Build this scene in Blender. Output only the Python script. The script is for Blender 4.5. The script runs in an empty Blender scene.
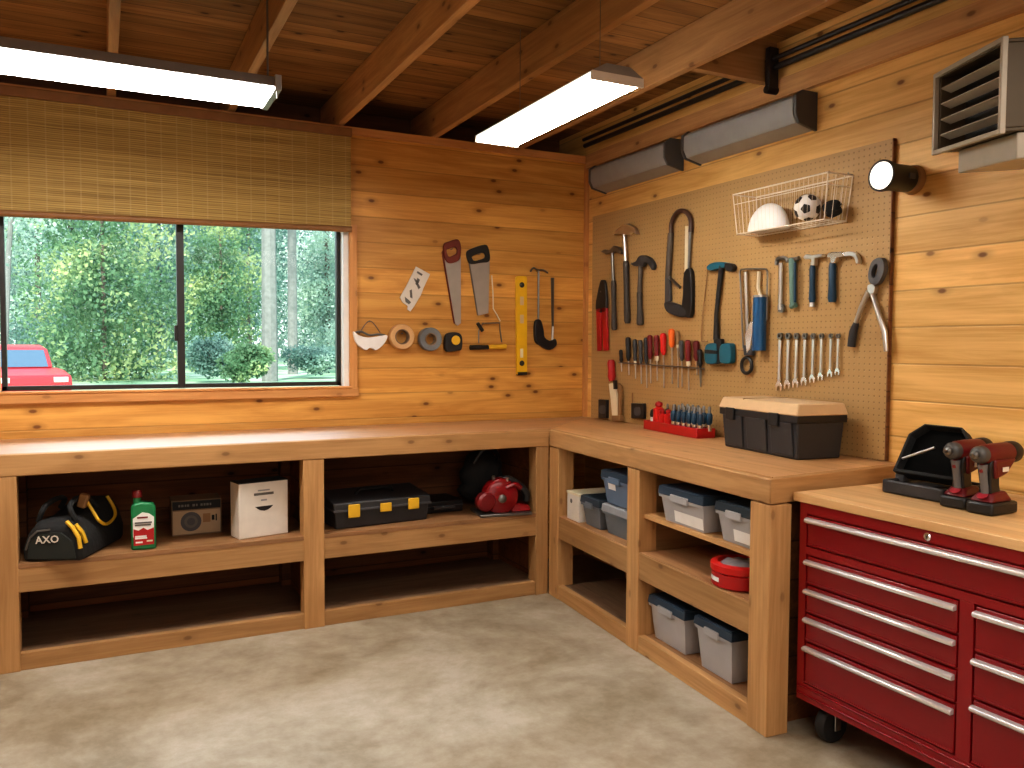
import bpy, bmesh, math, random
import numpy as np
from mathutils import Vector, Matrix, Euler
random.seed(7); rng = np.random.RandomState(7)
PI = math.pi
SC = bpy.context.scene
COL = SC.collection

# ------------------------------------------------------------------ camera
F = 819.07; YAW = .4627; PIT = -.0452; ROLL = .0047
CAM = Vector((-2.7809, -4.5142, 1.3469))
fwd = Vector((math.sin(YAW)*math.cos(PIT), math.cos(YAW)*math.cos(PIT), math.sin(PIT)))
rgt = Vector((math.cos(YAW), -math.sin(YAW), 0)); upv = rgt.cross(fwd)
c_, s_ = math.cos(ROLL), math.sin(ROLL)
rgt, upv = c_*rgt + s_*upv, -s_*rgt + c_*upv
cam = bpy.data.cameras.new('camera'); camo = bpy.data.objects.new('camera', cam); COL.objects.link(camo)
cam.sensor_width = 36; cam.lens = F/1024*36; cam.clip_start = .05; cam.clip_end = 300
R3 = Matrix((rgt, upv, -fwd)).transposed()
camo.matrix_world = Matrix.Translation(CAM) @ R3.to_4x4()
SC.camera = camo

# where a sight line meets a real surface (used to measure positions on walls, shelves and bench tops)
def onp(u, v, p, n):
    d = fwd + rgt*((u-512)/F) - upv*((v-384)/F)
    p = Vector(p); n = Vector(n)
    return CAM + d*((p-CAM).dot(n)/d.dot(n))
def BK(u, v, off=.0): return onp(u, v, (0, -off, 0), (0, 1, 0))       # back wall
def RT(u, v, off=.0): return onp(u, v, (-off, 0, 0), (1, 0, 0))       # right wall
def HZ(u, v, z): return onp(u, v, (0, 0, z), (0, 0, 1))
def vrow(p):
    d = Vector(p)-CAM; return 384-F*d.dot(upv)/d.dot(fwd)
def z_at(x, y, v, lo=0, hi=3):
    for _ in range(40):
        m = (lo+hi)/2
        if vrow((x, y, m)) > v: lo = m
        else: hi = m
    return (lo+hi)/2

# ------------------------------------------------------------------ materials
def nodes(name):
    m = bpy.data.materials.new(name); m.use_nodes = True
    nt = m.node_tree; b = nt.nodes['Principled BSDF']
    return m, nt, b
class NT:
    def __init__(s, nt): s.t = nt
    def n(s, typ, ins=None, **kw):
        nd = s.t.nodes.new(typ)
        for k, v in kw.items(): setattr(nd, k, v)
        for k, v in (ins or {}).items(): s.set(nd.inputs[k], v)
        return nd
    def set(s, sock, v):
        if hasattr(v, 'is_output') or isinstance(v, bpy.types.NodeSocket): s.t.links.new(v, sock)
        else: sock.default_value = v
    def m(s, op, a, b=None, c=None):
        nd = s.t.nodes.new('ShaderNodeMath'); nd.operation = op
        for i, v in enumerate((a, b, c)):
            if v is not None: s.set(nd.inputs[i], v)
        return nd.outputs[0]
    def mix(s, f, a, b, mode='MIX'):
        nd = s.t.nodes.new('ShaderNodeMix'); nd.data_type = 'RGBA'; nd.blend_type = mode
        s.set(nd.inputs[0], f); s.set(nd.inputs[6], a); s.set(nd.inputs[7], b)
        return nd.outputs[2]
    def ramp(s, f, stops):
        nd = s.t.nodes.new('ShaderNodeValToRGB'); el = nd.color_ramp.elements
        while len(el) < len(stops): el.new(.5)
        for e, (p, c) in zip(el, stops): e.position = p; e.color = c
        s.set(nd.inputs[0], f); return nd.outputs[0]
    def step(s, v, a, b):
        nd = s.t.nodes.new('ShaderNodeMapRange'); nd.interpolation_type = 'SMOOTHSTEP'
        s.set(nd.inputs[0], v); nd.inputs[1].default_value = a; nd.inputs[2].default_value = b
        nd.inputs[3].default_value = 0; nd.inputs[4].default_value = 1
        return nd.outputs[0]
def c4(c): return (c[0], c[1], c[2], 1)
def plain(name, col, rough=.5, metal=0., spec=.5, var=.12, scale=18, emit=0, trans=0, alpha=1, bump=0):
    m, nt, b = nodes(name); t = NT(nt)
    tc = t.n('ShaderNodeTexCoord')
    nz = t.n('ShaderNodeTexNoise', {'Vector': tc.outputs['Object'], 'Scale': scale, 'Detail': 4})
    lo = c4([x*(1-var) for x in col]); hi = c4([min(1, x*(1+var)) for x in col])
    t.set(b.inputs['Base Color'], t.mix(nz.outputs['Fac'], lo, hi))
    b.inputs['Roughness'].default_value = rough; b.inputs['Metallic'].default_value = metal
    b.inputs['Specular IOR Level'].default_value = spec
    if emit:
        b.inputs['Emission Color'].default_value = c4(col); b.inputs['Emission Strength'].default_value = emit
    if trans: b.inputs['Transmission Weight'].default_value = trans
    if alpha < 1: b.inputs['Alpha'].default_value = alpha
    if bump:
        bp = t.n('ShaderNodeBump', {'Height': nz.outputs['Fac'], 'Strength': bump, 'Distance': .01}); t.set(b.inputs['Normal'], bp.outputs[0])
    return m
def wood(name, dark, light, axis=0, plank=0, paxis=2, rough=.55, knots=1., gap=.55, ring=1., poff=0, fine=.3, pvar=.35, coat=0):
    m, nt, b = nodes(name); t = NT(nt)
    tc = t.n('ShaderNodeTexCoord'); sp = t.n('ShaderNodeSeparateXYZ', {0: tc.outputs['Object']})
    oi = t.n('ShaderNodeObjectInfo')
    ax = [sp.outputs[i] for i in range(3)]
    al = ax[axis]; o1, o2 = [ax[i] for i in range(3) if i != axis]
    rnd = t.m('MULTIPLY', oi.outputs['Random'], 13.)
    if plank:
        pp = t.m('ADD', t.m('DIVIDE', ax[paxis], plank), 50.3+poff)
        cell = t.m('FLOOR', pp); fr = t.m('FRACT', pp)
        wn = t.n('ShaderNodeTexWhiteNoise', {'W': cell}, noise_dimensions='1D')
        al = t.m('ADD', al, t.m('MULTIPLY', wn.outputs['Value'], 17.))
        pr = wn.outputs['Value']
    else:
        pr = oi.outputs['Random']
    al2 = t.m('ADD', al, rnd)
    v1 = t.n('ShaderNodeCombineXYZ', {0: t.m('MULTIPLY', al2, .9), 1: t.m('MULTIPLY', o1, 9.), 2: t.m('MULTIPLY', o2, 9.)})
    n1 = t.n('ShaderNodeTexNoise', {'Vector': v1.outputs[0], 'Scale': 1.6, 'Detail': 5, 'Roughness': .6, 'Distortion': .8*ring})
    v2 = t.n('ShaderNodeCombineXYZ', {0: t.m('MULTIPLY', al2, 2.), 1: t.m('MULTIPLY', o1, 70.), 2: t.m('MULTIPLY', o2, 70.)})
    n2 = t.n('ShaderNodeTexNoise', {'Vector': v2.outputs[0], 'Scale': 1.4, 'Detail': 3})
    f = t.m('ADD', t.m('MULTIPLY', n1.outputs['Fac'], 1-fine), t.m('MULTIPLY', n2.outputs['Fac'], fine))
    f = t.step(f, .3, .7)
    col = t.mix(f, c4(dark), c4(light))
    br = t.m('ADD', 1-pvar/2, t.m('MULTIPLY', pr, pvar))
    brc = t.n('ShaderNodeCombineXYZ', {0: br, 1: br, 2: br})
    col = t.mix(1., col, brc.outputs[0], 'MULTIPLY')
    if knots:
        kv = t.n('ShaderNodeCombineXYZ', {0: t.m('MULTIPLY', al2, 3.6), 1: t.m('MULTIPLY', t.m('ADD', o1, o2), 7.), 2: 0.})
        vo = t.n('ShaderNodeTexVoronoi', {'Vector': kv.outputs[0], 'Scale': 1.}, voronoi_dimensions='2D')
        csep = t.n('ShaderNodeSeparateColor', {0: vo.outputs['Color']})
        pick = t.step(csep.outputs[0], .50, .60)
        halo = t.m('MULTIPLY', t.m('SUBTRACT', 1, t.step(vo.outputs['Distance'], .04, .22)), t.m('MULTIPLY', pick, .5*knots))
        core = t.m('MULTIPLY', t.m('SUBTRACT', 1, t.step(vo.outputs['Distance'], .035, .085)), t.m('MULTIPLY', pick, min(1, .9*knots)))
        col = t.mix(halo, col, c4([x*.62 for x in dark]))
        col = t.mix(core, col, c4([dark[0]*.28, dark[1]*.2, dark[2]*.2]))
    hgt = None
    if plank:
        e = t.m('MINIMUM', fr, t.m('SUBTRACT', 1, fr))
        g = t.m('SUBTRACT', 1, t.step(e, .008, .035))
        col = t.mix(t.m('MULTIPLY', g, gap), col, c4([x*.18 for x in dark]))
        hgt = t.m('SUBTRACT', t.m('MULTIPLY', f, .12), g)
    else: hgt = t.m('MULTIPLY', f, .25)
    t.set(b.inputs['Base Color'], col)
    b.inputs['Roughness'].default_value = rough
    b.inputs['Specular IOR Level'].default_value = .4
    if coat: b.inputs['Coat Weight'].default_value = coat; b.inputs['Coat IOR'].default_value = 1.5+.7*coat; b.inputs['Coat Roughness'].default_value = .46
    bp = t.n('ShaderNodeBump', {'Height': hgt, 'Strength': .35, 'Distance': .006}); t.set(b.inputs['Normal'], bp.outputs[0])
    return m
M = {}
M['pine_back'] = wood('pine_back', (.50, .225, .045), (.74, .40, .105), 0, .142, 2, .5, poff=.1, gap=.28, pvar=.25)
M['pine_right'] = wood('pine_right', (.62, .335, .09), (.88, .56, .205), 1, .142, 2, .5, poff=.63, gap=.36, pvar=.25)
M['pine_trim'] = wood('pine_trim', (.50, .22, .07), (.66, .33, .115), 0, knots=.4)
M['pine_trim_z'] = wood('pine_trim_upright', (.50, .22, .07), (.66, .33, .115), 2, knots=.4)
M['ceil'] = wood('ceiling_boards', (.20, .094, .028), (.39, .20, .066), 0, .105, 1, .7, pvar=.6, gap=.8)
M['beam'] = wood('beam_wood', (.38, .195, .075), (.58, .33, .14), 1, knots=.7)
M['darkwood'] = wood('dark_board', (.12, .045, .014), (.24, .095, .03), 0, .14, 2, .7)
LD, LL = (.36, .19, .072), (.53, .305, .13)
M['lum_x'] = wood('lumber_lengthwise', LD, LL, 0, knots=.6)
M['lum_y'] = wood('lumber_crosswise', LD, LL, 1, knots=.6)
M['lum_z'] = wood('lumber_upright', LD, LL, 2, knots=.4)
M['top_x'] = wood('bench_top_x', (.38, .18, .075), (.54, .28, .125), 0, .19, 1, .5, knots=.35, gap=.2, coat=1., pvar=.15)
M['top_y'] = wood('bench_top_y', (.50, .27, .115), (.66, .38, .175), 1, .19, 0, .42, knots=.35, gap=.2, coat=.15, pvar=.15)
M['chest_top'] = wood('chest_top', (.58, .34, .15), (.76, .50, .25), 1, .045, 0, .45, knots=0, gap=.12, pvar=.2)
M['shelfboard'] = wood('shelf_board', (.26, .13, .055), (.40, .21, .095), 0, knots=.4)
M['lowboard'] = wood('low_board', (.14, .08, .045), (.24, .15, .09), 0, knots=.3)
M['black'] = plain('black_plastic', (.012, .012, .013), .42)
M['blackr'] = plain('black_rubber', (.018, .017, .017), .65)
M['worn'] = plain('worn_grip', (.055, .045, .038), .6, var=.4)
M['bow'] = plain('bow_paint', (.06, .026, .016), .4)
M['sleeve'] = plain('worn_sleeve', (.085, .065, .05), .55, var=.3)
M['sawred'] = plain('saw_red', (.22, .006, .009), .22)
M['soft'] = plain('black_canvas', (.014, .015, .016), .85, bump=.3, scale=60)
M['char'] = plain('charcoal_plastic', (.03, .031, .035), .45)
M['dgrey'] = plain('dark_grey', (.07, .07, .075), .5)
M['grey'] = plain('grey_plastic', (.28, .28, .29), .5)
M['greymetal'] = plain('grey_painted_metal', (.30, .30, .30), .45, .1)
M['heater'] = plain('heater_metal', (.42, .38, .31), .45, .2)
M['heater_dark'] = plain('heater_side', (.10, .075, .045), .5, .2)
M['steel'] = plain('steel', (.62, .60, .58), .28, 1.)
M['steel_d'] = plain('dark_steel', (.22, .21, .2), .35, .9)
M['blade'] = plain('saw_blade', (.42, .39, .36), .45, .55)
M['chrome'] = plain('chrome', (.85, .85, .86), .14, 1.)
M['alu'] = plain('handle_alu', (.80, .78, .78), .25, .6)
M['red'] = plain('red_paint', (.25, .006, .010), .28, spec=.5, var=.05)
M['redd'] = plain('red_paint_drawer', (.22, .005, .009), .25, spec=.5, var=.05)
M['redp'] = plain('red_plastic', (.42, .010, .012), .35)
M['redb'] = plain('bright_red', (.58, .016, .014), .3)
M['drillred'] = plain('drill_red', (.12, .007, .010), .4)
M['redwood'] = plain('red_stained_handle', (.15, .022, .011), .45, var=.3)
M['orange'] = plain('orange_plastic', (.85, .17, .02), .4)
M['maroon'] = plain('maroon_plastic', (.18, .012, .015), .35)
M['cream'] = plain('cream', (.75, .66, .48), .5)
M['white'] = plain('white_paint', (.82, .80, .77), .5)
M['offwhite'] = plain('offwhite_card', (.70, .65, .58), .6)
M['yellow'] = plain('yellow_paint', (.80, .46, .015), .4)
M['yellowp'] = plain('yellow_plastic', (.75, .45, .03), .45)
M['teal'] = plain('teal_plastic', (.008, .11, .165), .4)
M['tealg'] = plain('grey_green_handle', (.13, .24, .21), .45)
M['blue'] = plain('blue_plastic', (.008, .085, .22), .35)
M['navy'] = plain('navy_handle', (.01, .05, .10), .4)
M['binblue'] = plain('bin_lid_blue', (.032, .055, .085), .4)
M['bindark'] = plain('bin_lid_dark', (.03, .045, .06), .4)
M['tan'] = plain('tan_tape', (.62, .37, .17), .5)
M['tanlid'] = plain('tan_lid', (.66, .46, .26), .5)
M['tapegrey'] = plain('grey_tape', (.16, .17, .18), .4)
M['green'] = plain('green_bottle', (.012, .20, .07), .3)
M['brownbox'] = plain('brown_card', (.20, .13, .075), .7)
M['brownring'] = plain('brown_ring', (.28, .15, .06), .5)
M['wire'] = plain('white_wire', (.78, .68, .55), .45)
M['socket'] = plain('socket_black', (.015, .012, .012), .4)
M['lowgrey'] = plain('label_grey', (.12, .11, .1), .6)
M['glare'] = plain('lamp_lens', (1, .96, .9), .3, emit=.9, var=0)
M['tube'] = plain('fluorescent_tube', (1, .96, .90), .4, emit=42, var=0)
M['diff'] = plain('fluorescent_diffuser', (1, .95, .88), .4, emit=27, var=0)
M['carred'] = plain('car_red', (.65, .04, .05), .3)
M['carglass'] = plain('car_glass', (.10, .17, .25), .1)
M['bark'] = plain('bark_grey', (.25, .25, .24), .9, var=.4, scale=6)
M['barkb'] = plain('bark_brown', (.16, .13, .11), .9, var=.4, scale=6)

def binmat(name, col, a):
    m, nt, b = nodes(name); t = NT(nt)
    tc = t.n('ShaderNodeTexCoord'); nz = t.n('ShaderNodeTexNoise', {'Vector': tc.outputs['Object'], 'Scale': 9., 'Detail': 3})
    t.set(b.inputs['Base Color'], t.mix(nz.outputs['Fac'], c4([x*.75 for x in col]), c4(col)))
    b.inputs['Roughness'].default_value = .35; b.inputs['Alpha'].default_value = a
    b.inputs['Subsurface Weight'].default_value = 0
    return m
M['clear'] = binmat('clear_bin', (.62, .60, .60), .72)
M['clearb'] = binmat('clear_bin_blue', (.20, .28, .40), .8)
M['clearg'] = binmat('clear_bin_grey', (.22, .25, .28), .8)

def concrete():
    m, nt, b = nodes('concrete_floor'); t = NT(nt); tc = t.n('ShaderNodeTexCoord')
    a = t.n('ShaderNodeTexNoise', {'Vector': tc.outputs['Object'], 'Scale': 1.7, 'Detail': 8, 'Roughness': .65, 'Distortion': .5})
    d = t.n('ShaderNodeTexNoise', {'Vector': tc.outputs['Object'], 'Scale': 7., 'Detail': 8, 'Roughness': .7})
    e = t.n('ShaderNodeTexNoise', {'Vector': tc.outputs['Object'], 'Scale': 120., 'Detail': 2})
    f = t.m('ADD', t.m('MULTIPLY', a.outputs[0], .6), t.m('MULTIPLY', d.outputs[0], .4))
    col = t.ramp(f, [(.40, (.25, .195, .125, 1)), (.5, (.37, .31, .225, 1)), (.62, (.50, .45, .365, 1))])
    col = t.mix(t.m('MULTIPLY', e.outputs[0], .25), col, (.30, .25, .18, 1))
    t.set(b.inputs['Base Color'], col)
    t.set(b.inputs['Roughness'], t.m('ADD', .42, t.m('MULTIPLY', d.outputs[0], .3)))
    bp = t.n('ShaderNodeBump', {'Height': d.outputs[0], 'Strength': .12, 'Distance': .01}); t.set(b.inputs['Normal'], bp.outputs[0])
    return m
M['floor'] = concrete()
def pegboard_mat():
    m, nt, b = nodes('pegboard_face'); t = NT(nt); tc = t.n('ShaderNodeTexCoord')
    sp = t.n('ShaderNodeSeparateXYZ', {0: tc.outputs['Object']}); P = .0254
    fy = t.m('SUBTRACT', t.m('FRACT', t.m('DIVIDE', sp.outputs[1], P)), .5)
    fz = t.m('SUBTRACT', t.m('FRACT', t.m('DIVIDE', sp.outputs[2], P)), .5)
    r = t.m('SQRT', t.m('ADD', t.m('MULTIPLY', fy, fy), t.m('MULTIPLY', fz, fz)))
    h = t.m('SUBTRACT', 1, t.step(r, .10, .17))
    nz = t.n('ShaderNodeTexNoise', {'Vector': tc.outputs['Object'], 'Scale': 3., 'Detail': 5})
    col = t.mix(nz.outputs[0], (.38, .23, .085, 1), (.47, .30, .125, 1))
    col = t.mix(t.m('MULTIPLY', h, .55), col, (.10, .06, .025, 1))
    t.set(b.inputs['Base Color'], col); b.inputs['Roughness'].default_value = .6
    bp = t.n('ShaderNodeBump', {'Height': t.m('SUBTRACT', 1, h), 'Strength': .4, 'Distance': .004}); t.set(b.inputs['Normal'], bp.outputs[0])
    return m
M['peg'] = pegboard_mat()
def bamboo():
    m, nt, b = nodes('bamboo_slats'); t = NT(nt); tc = t.n('ShaderNodeTexCoord')
    sp = t.n('ShaderNodeSeparateXYZ', {0: tc.outputs['Object']})
    v = t.n('ShaderNodeCombineXYZ', {0: t.m('MULTIPLY', sp.outputs[0], 1.5), 1: 0, 2: t.m('MULTIPLY', sp.outputs[2], 130.)})
    n1 = t.n('ShaderNodeTexNoise', {'Vector': v.outputs[0], 'Scale': 1., 'Detail': 3})
    col = t.ramp(n1.outputs[0], [(.3, (.25, .15, .036, 1)), (.5, (.42, .27, .072, 1)), (.7, (.57, .39, .12, 1))])
    sl = t.m('FRACT', t.m('MULTIPLY', sp.outputs[2], 105.))
    g = t.m('SUBTRACT', 1, t.step(t.m('MINIMUM', sl, t.m('SUBTRACT', 1, sl)), .05, .22))
    col = t.mix(t.m('MULTIPLY', g, .5), col, (.08, .04, .01, 1))
    th = t.m('ABSOLUTE', t.m('SUBTRACT', t.m('FRACT', t.m('MULTIPLY', sp.outputs[0], 14.)), .5))
    k = t.m('SUBTRACT', 1, t.step(th, .03, .06))
    col = t.mix(t.m('MULTIPLY', k, .28), col, (.55, .40, .18, 1))
    t.set(b.inputs['Base Color'], col); b.inputs['Roughness'].default_value = .6
    bp = t.n('ShaderNodeBump', {'Height': t.m('SUBTRACT', 1, g), 'Strength': .5, 'Distance': .003}); t.set(b.inputs['Normal'], bp.outputs[0])
    return m
M['bamboo'] = bamboo()
M['bamboo_rail'] = plain('bamboo_rail', (.24, .11, .035), .5, var=.25)
def glassmat():
    m = bpy.data.materials.new('window_glass'); m.use_nodes = True; nt = m.node_tree; nt.nodes.clear(); t = NT(nt)
    o = t.n('ShaderNodeOutputMaterial'); tr = t.n('ShaderNodeBsdfTransparent', {'Color': (.95, .98, .97, 1)})
    g = t.n('ShaderNodeBsdfGlossy', {'Roughness': .03}); lw = t.n('ShaderNodeLayerWeight', {'Blend': .18})
    mx = t.n('ShaderNodeMixShader', {0: t.m('MULTIPLY', lw.outputs['Fresnel'], .5), 1: tr.outputs[0], 2: g.outputs[0]})
    nt.links.new(mx.outputs[0], o.inputs[0]); return m
M['glass'] = glassmat()
def leafmat(name, c1, c2):
    m = bpy.data.materials.new(name); m.use_nodes = True; nt = m.node_tree; nt.nodes.clear(); t = NT(nt)
    o = t.n('ShaderNodeOutputMaterial'); tc = t.n('ShaderNodeTexCoord')
    nz = t.n('ShaderNodeTexNoise', {'Vector': tc.outputs['Object'], 'Scale': .42, 'Detail': 5})
    col = t.ramp(nz.outputs[0], [(.38, c4([x*.62 for x in c1])), (.5, c4(c1)), (.64, c4(c2))])  # noise lows darkened in the colour, imitating shade between leaf clumps
    d = t.n('ShaderNodeBsdfDiffuse', {'Color': col}); tl = t.n('ShaderNodeBsdfTranslucent', {'Color': col})
    mx = t.n('ShaderNodeMixShader', {0: .4, 1: d.outputs[0], 2: tl.outputs[0]}); nt.links.new(mx.outputs[0], o.inputs[0]); return m
M['leaf_y'] = leafmat('leaf_yellowgreen', (.22, .37, .22), (.66, .72, .36))
M['leaf_t'] = leafmat('leaf_teal', (.24, .38, .34), (.50, .64, .55))  # leaf tones paled and tinted teal in place of distance haze
M['leaf_d'] = leafmat('leaf_dark', (.15, .26, .23), (.34, .48, .41))
M['leaf_p'] = leafmat('leaf_pale', (.46, .60, .52), (.74, .84, .70))
def lawnmat():
    m, nt, b = nodes('lawn'); t = NT(nt); tc = t.n('ShaderNodeTexCoord')
    nz = t.n('ShaderNodeTexNoise', {'Vector': tc.outputs['Object'], 'Scale': .35, 'Detail': 6})
    t.set(b.inputs['Base Color'], t.ramp(nz.outputs[0], [(.4, (.22, .40, .22, 1)), (.58, (.50, .62, .42, 1)), (.66, (.72, .74, .62, 1))])); b.inputs['Roughness'].default_value = .9
    return m
M['lawn'] = lawnmat()

# ------------------------------------------------------------------ mesh helper
class MB:
    def __init__(s): s.v = []; s.f = []
    def add(s, vs, fs):
        b = len(s.v); s.v += [Vector(x) for x in vs]; s.f += [tuple(b+i for i in f) for f in fs]; return s
    def box(s, lo, hi):
        (a, b, c), (d, e, f) = lo, hi
        return s.add([(a,b,c),(d,b,c),(d,e,c),(a,e,c),(a,b,f),(d,b,f),(d,e,f),(a,e,f)],
                     [(0,3,2,1),(4,5,6,7),(0,1,5,4),(1,2,6,5),(2,3,7,6),(3,0,4,7)])
    def hexa(s, bot, top):
        return s.add(list(bot)+list(top), [(0,3,2,1),(4,5,6,7),(0,1,5,4),(1,2,6,5),(2,3,7,6),(3,0,4,7)])
    def obox(s, c, size, rot=(0,0,0)):
        m = Matrix.Translation(c) @ Euler(rot).to_matrix().to_4x4()
        h = [x/2 for x in size]
        return s.add([m @ Vector((x*h[0], y*h[1], z*h[2])) for x,y,z in ((-1,-1,-1),(1,-1,-1),(1,1,-1),(-1,1,-1),(-1,-1,1),(1,-1,1),(1,1,1),(-1,1,1))],
                     [(0,3,2,1),(4,5,6,7),(0,1,5,4),(1,2,6,5),(2,3,7,6),(3,0,4,7)])
    def prism(s, pts, vec):
        n = len(pts); vec = Vector(vec); pts = [Vector(p) for p in pts]
        return s.add(pts+[p+vec for p in pts], [tuple(range(n)), tuple(range(2*n-1, n-1, -1))]+[(i,(i+1)%n,n+(i+1)%n,n+i) for i in range(n)])
    def ring(s, outer, inner, vec):
        n = len(outer); vec = Vector(vec); o = [Vector(p) for p in outer]; i_ = [Vector(p) for p in inner]
        vs = o+i_+[p+vec for p in o]+[p+vec for p in i_]; fs = []
        for k in range(n):
            j = (k+1) % n
            fs += [(k,j,n+j,n+k), (2*n+k,3*n+k,3*n+j,2*n+j), (k,2*n+k,2*n+j,j), (n+k,n+j,3*n+j,3*n+k)]
        return s.add(vs, fs)
    def lathe(s, o, ax, prof, n=20):
        o = Vector(o); ax = Vector(ax).normalized(); q = ax.orthogonal().normalized(); w = ax.cross(q); vs = []; fs = []
        for r, h in prof:
            for k in range(n):
                a = 2*PI*k/n; vs.append(o+ax*h+(q*math.cos(a)+w*math.sin(a))*max(r, 1e-5))
        m = len(prof)
        for i in range(m-1):
            for k in range(n):
                j = (k+1) % n; fs.append((i*n+k, i*n+j, (i+1)*n+j, (i+1)*n+k))
        if tuple(prof[0]) != tuple(prof[-1]): fs.append(tuple(range(n-1, -1, -1))); fs.append(tuple((m-1)*n+k for k in range(n)))
        return s.add(vs, fs)
    def cyl(s, p0, p1, r0, r1=None, n=14):
        p0 = Vector(p0); d = Vector(p1)-p0
        return s.lathe(p0, d, [(r0, 0), (r0 if r1 is None else r1, d.length)], n)
    def tube(s, pts, r, n=8, closed=False):
        pts = [Vector(p) for p in pts]; m = len(pts); vs = []; fs = []
        for i, p in enumerate(pts):
            a = pts[(i-1) % m] if (closed or i > 0) else p; b = pts[(i+1) % m] if (closed or i < m-1) else p
            t = (b-a).normalized()
            if i == 0: q = t.orthogonal().normalized()
            else: q = (q-t*q.dot(t)).normalized()
            w = t.cross(q); rr = r[i] if hasattr(r, '__len__') else r
            for k in range(n):
                an = 2*PI*k/n; vs.append(p+(q*math.cos(an)+w*math.sin(an))*rr)
        for i in range(m if closed else m-1):
            j = (i+1) % m
            for k in range(n):
                l = (k+1) % n; fs.append((i*n+k, i*n+l, j*n+l, j*n+k))
        if not closed: fs += [tuple(range(n-1,-1,-1)), tuple((m-1)*n+k for k in range(n))]
        return s.add(vs, fs)
    def ball(s, c, r, nu=20, nv=12, v0=0., v1=1., rot=None):
        c = Vector(c); r = (r,r,r) if not hasattr(r, '__len__') else r; vs = []; fs = []
        for i in range(nv+1):
            t = PI*(v0+(v1-v0)*i/nv)
            for k in range(nu):
                a = 2*PI*k/nu; p = Vector((r[0]*math.sin(t)*math.cos(a), r[1]*math.sin(t)*math.sin(a), r[2]*math.cos(t)))
                if rot: p = rot @ p
                vs.append(c+p)
        for i in range(nv):
            for k in range(nu):
                j = (k+1) % nu; fs.append((i*nu+k, (i+1)*nu+k, (i+1)*nu+j, i*nu+j))
        if v1 < 1 or v0 > 0:
            fs.append(tuple(nv*nu+k for k in range(nu)))
        return s.add(vs, fs)
    def build(s, name, mat, parent=None, bevel=0, world=False, smooth=True, angle=.7, sub=0, **kw):
        me = bpy.data.meshes.new(name)
        vs = s.v
        if parent is not None and world:
            top = parent
            while top.parent: top = top.parent
            inv = ROOT_M[top.name].inverted(); vs = [inv @ v for v in vs]
        me.from_pydata([tuple(v) for v in vs], [], s.f)
        raw = getattr(s, 'raw', False)
        if not raw:
            bm = bmesh.new(); bm.from_mesh(me); bmesh.ops.remove_doubles(bm, verts=bm.verts, dist=1e-6)
            bmesh.ops.recalc_face_normals(bm, faces=bm.faces); bm.to_mesh(me); bm.free()
        me.materials.append(M[mat] if isinstance(mat, str) else mat)
        if smooth:
            for p in me.polygons: p.use_smooth = True
            me.set_sharp_from_angle(angle=angle)
        o = bpy.data.objects.new(name, me); COL.objects.link(o)
        if parent is not None: o.parent = parent
        if bevel:
            b = o.modifiers.new('bevel', 'BEVEL'); b.width = bevel; b.segments = 2; b.limit_method = 'ANGLE'; b.angle_limit = .6
        if sub:
            b = o.modifiers.new('sub', 'SUBSURF'); b.levels = sub; b.render_levels = sub
        for k, v in kw.items(): o[k] = v
        return o
ROOT_M = {}
def thing(name, label, cat, loc=(0,0,0), rotz=0, group=None, mat=None):
    o = bpy.data.objects.new(name, None); COL.objects.link(o)
    o.empty_display_size = .05
    m = mat if mat is not None else Matrix.Translation(Vector(loc)) @ Matrix.Rotation(rotz, 4, 'Z')
    o.matrix_world = m; ROOT_M[o.name] = m.copy()
    o['label'] = label; o['category'] = cat
    if group: o['group'] = group
    return o
def struct(name, mb, mat, label=None, cat=None, parent=None, **kw):
    o = mb.build(name, mat, parent, **kw)
    if parent is None:
        o['kind'] = 'structure'
        if label: o['label'] = label
        if cat: o['category'] = cat
    return o
def copy_tree(o, parent=None):
    c = o.copy(); COL.objects.link(c)
    if parent is not None: c.parent = parent
    for ch in list(o.children): copy_tree(ch, c)
    return c
def place(o, loc, rotz, label, group=None):
    o.matrix_world = Matrix.Translation(Vector(loc)) @ Matrix.Rotation(rotz, 4, 'Z'); o['label'] = label
    if group: o['group'] = group
    ROOT_M[o.name] = o.matrix_world.copy()
def words(text, size, mat, parent, m, depth=.0006, name='lettering', bold=True, align='CENTER'):
    cu = bpy.data.curves.new(name, 'FONT'); cu.body = text; cu.size = size; cu.extrude = depth; cu.align_x = align; cu.align_y = 'CENTER'
    if bold: cu.offset = size*.012
    cu.resolution_u = 2
    t = bpy.data.objects.new(name+'_src', cu); COL.objects.link(t)
    dg = bpy.context.evaluated_depsgraph_get(); me = bpy.data.meshes.new_from_object(t.evaluated_get(dg)); me.name = name
    bpy.data.objects.remove(t); bpy.data.curves.remove(cu)
    me.transform(m); me.materials.clear(); me.materials.append(M[mat])
    o = bpy.data.objects.new(name, me); COL.objects.link(o); o.parent = parent
    return o
FACE = Matrix.Rotation(PI/2, 4, 'X')      # text lying in xy -> standing, facing -y

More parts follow.
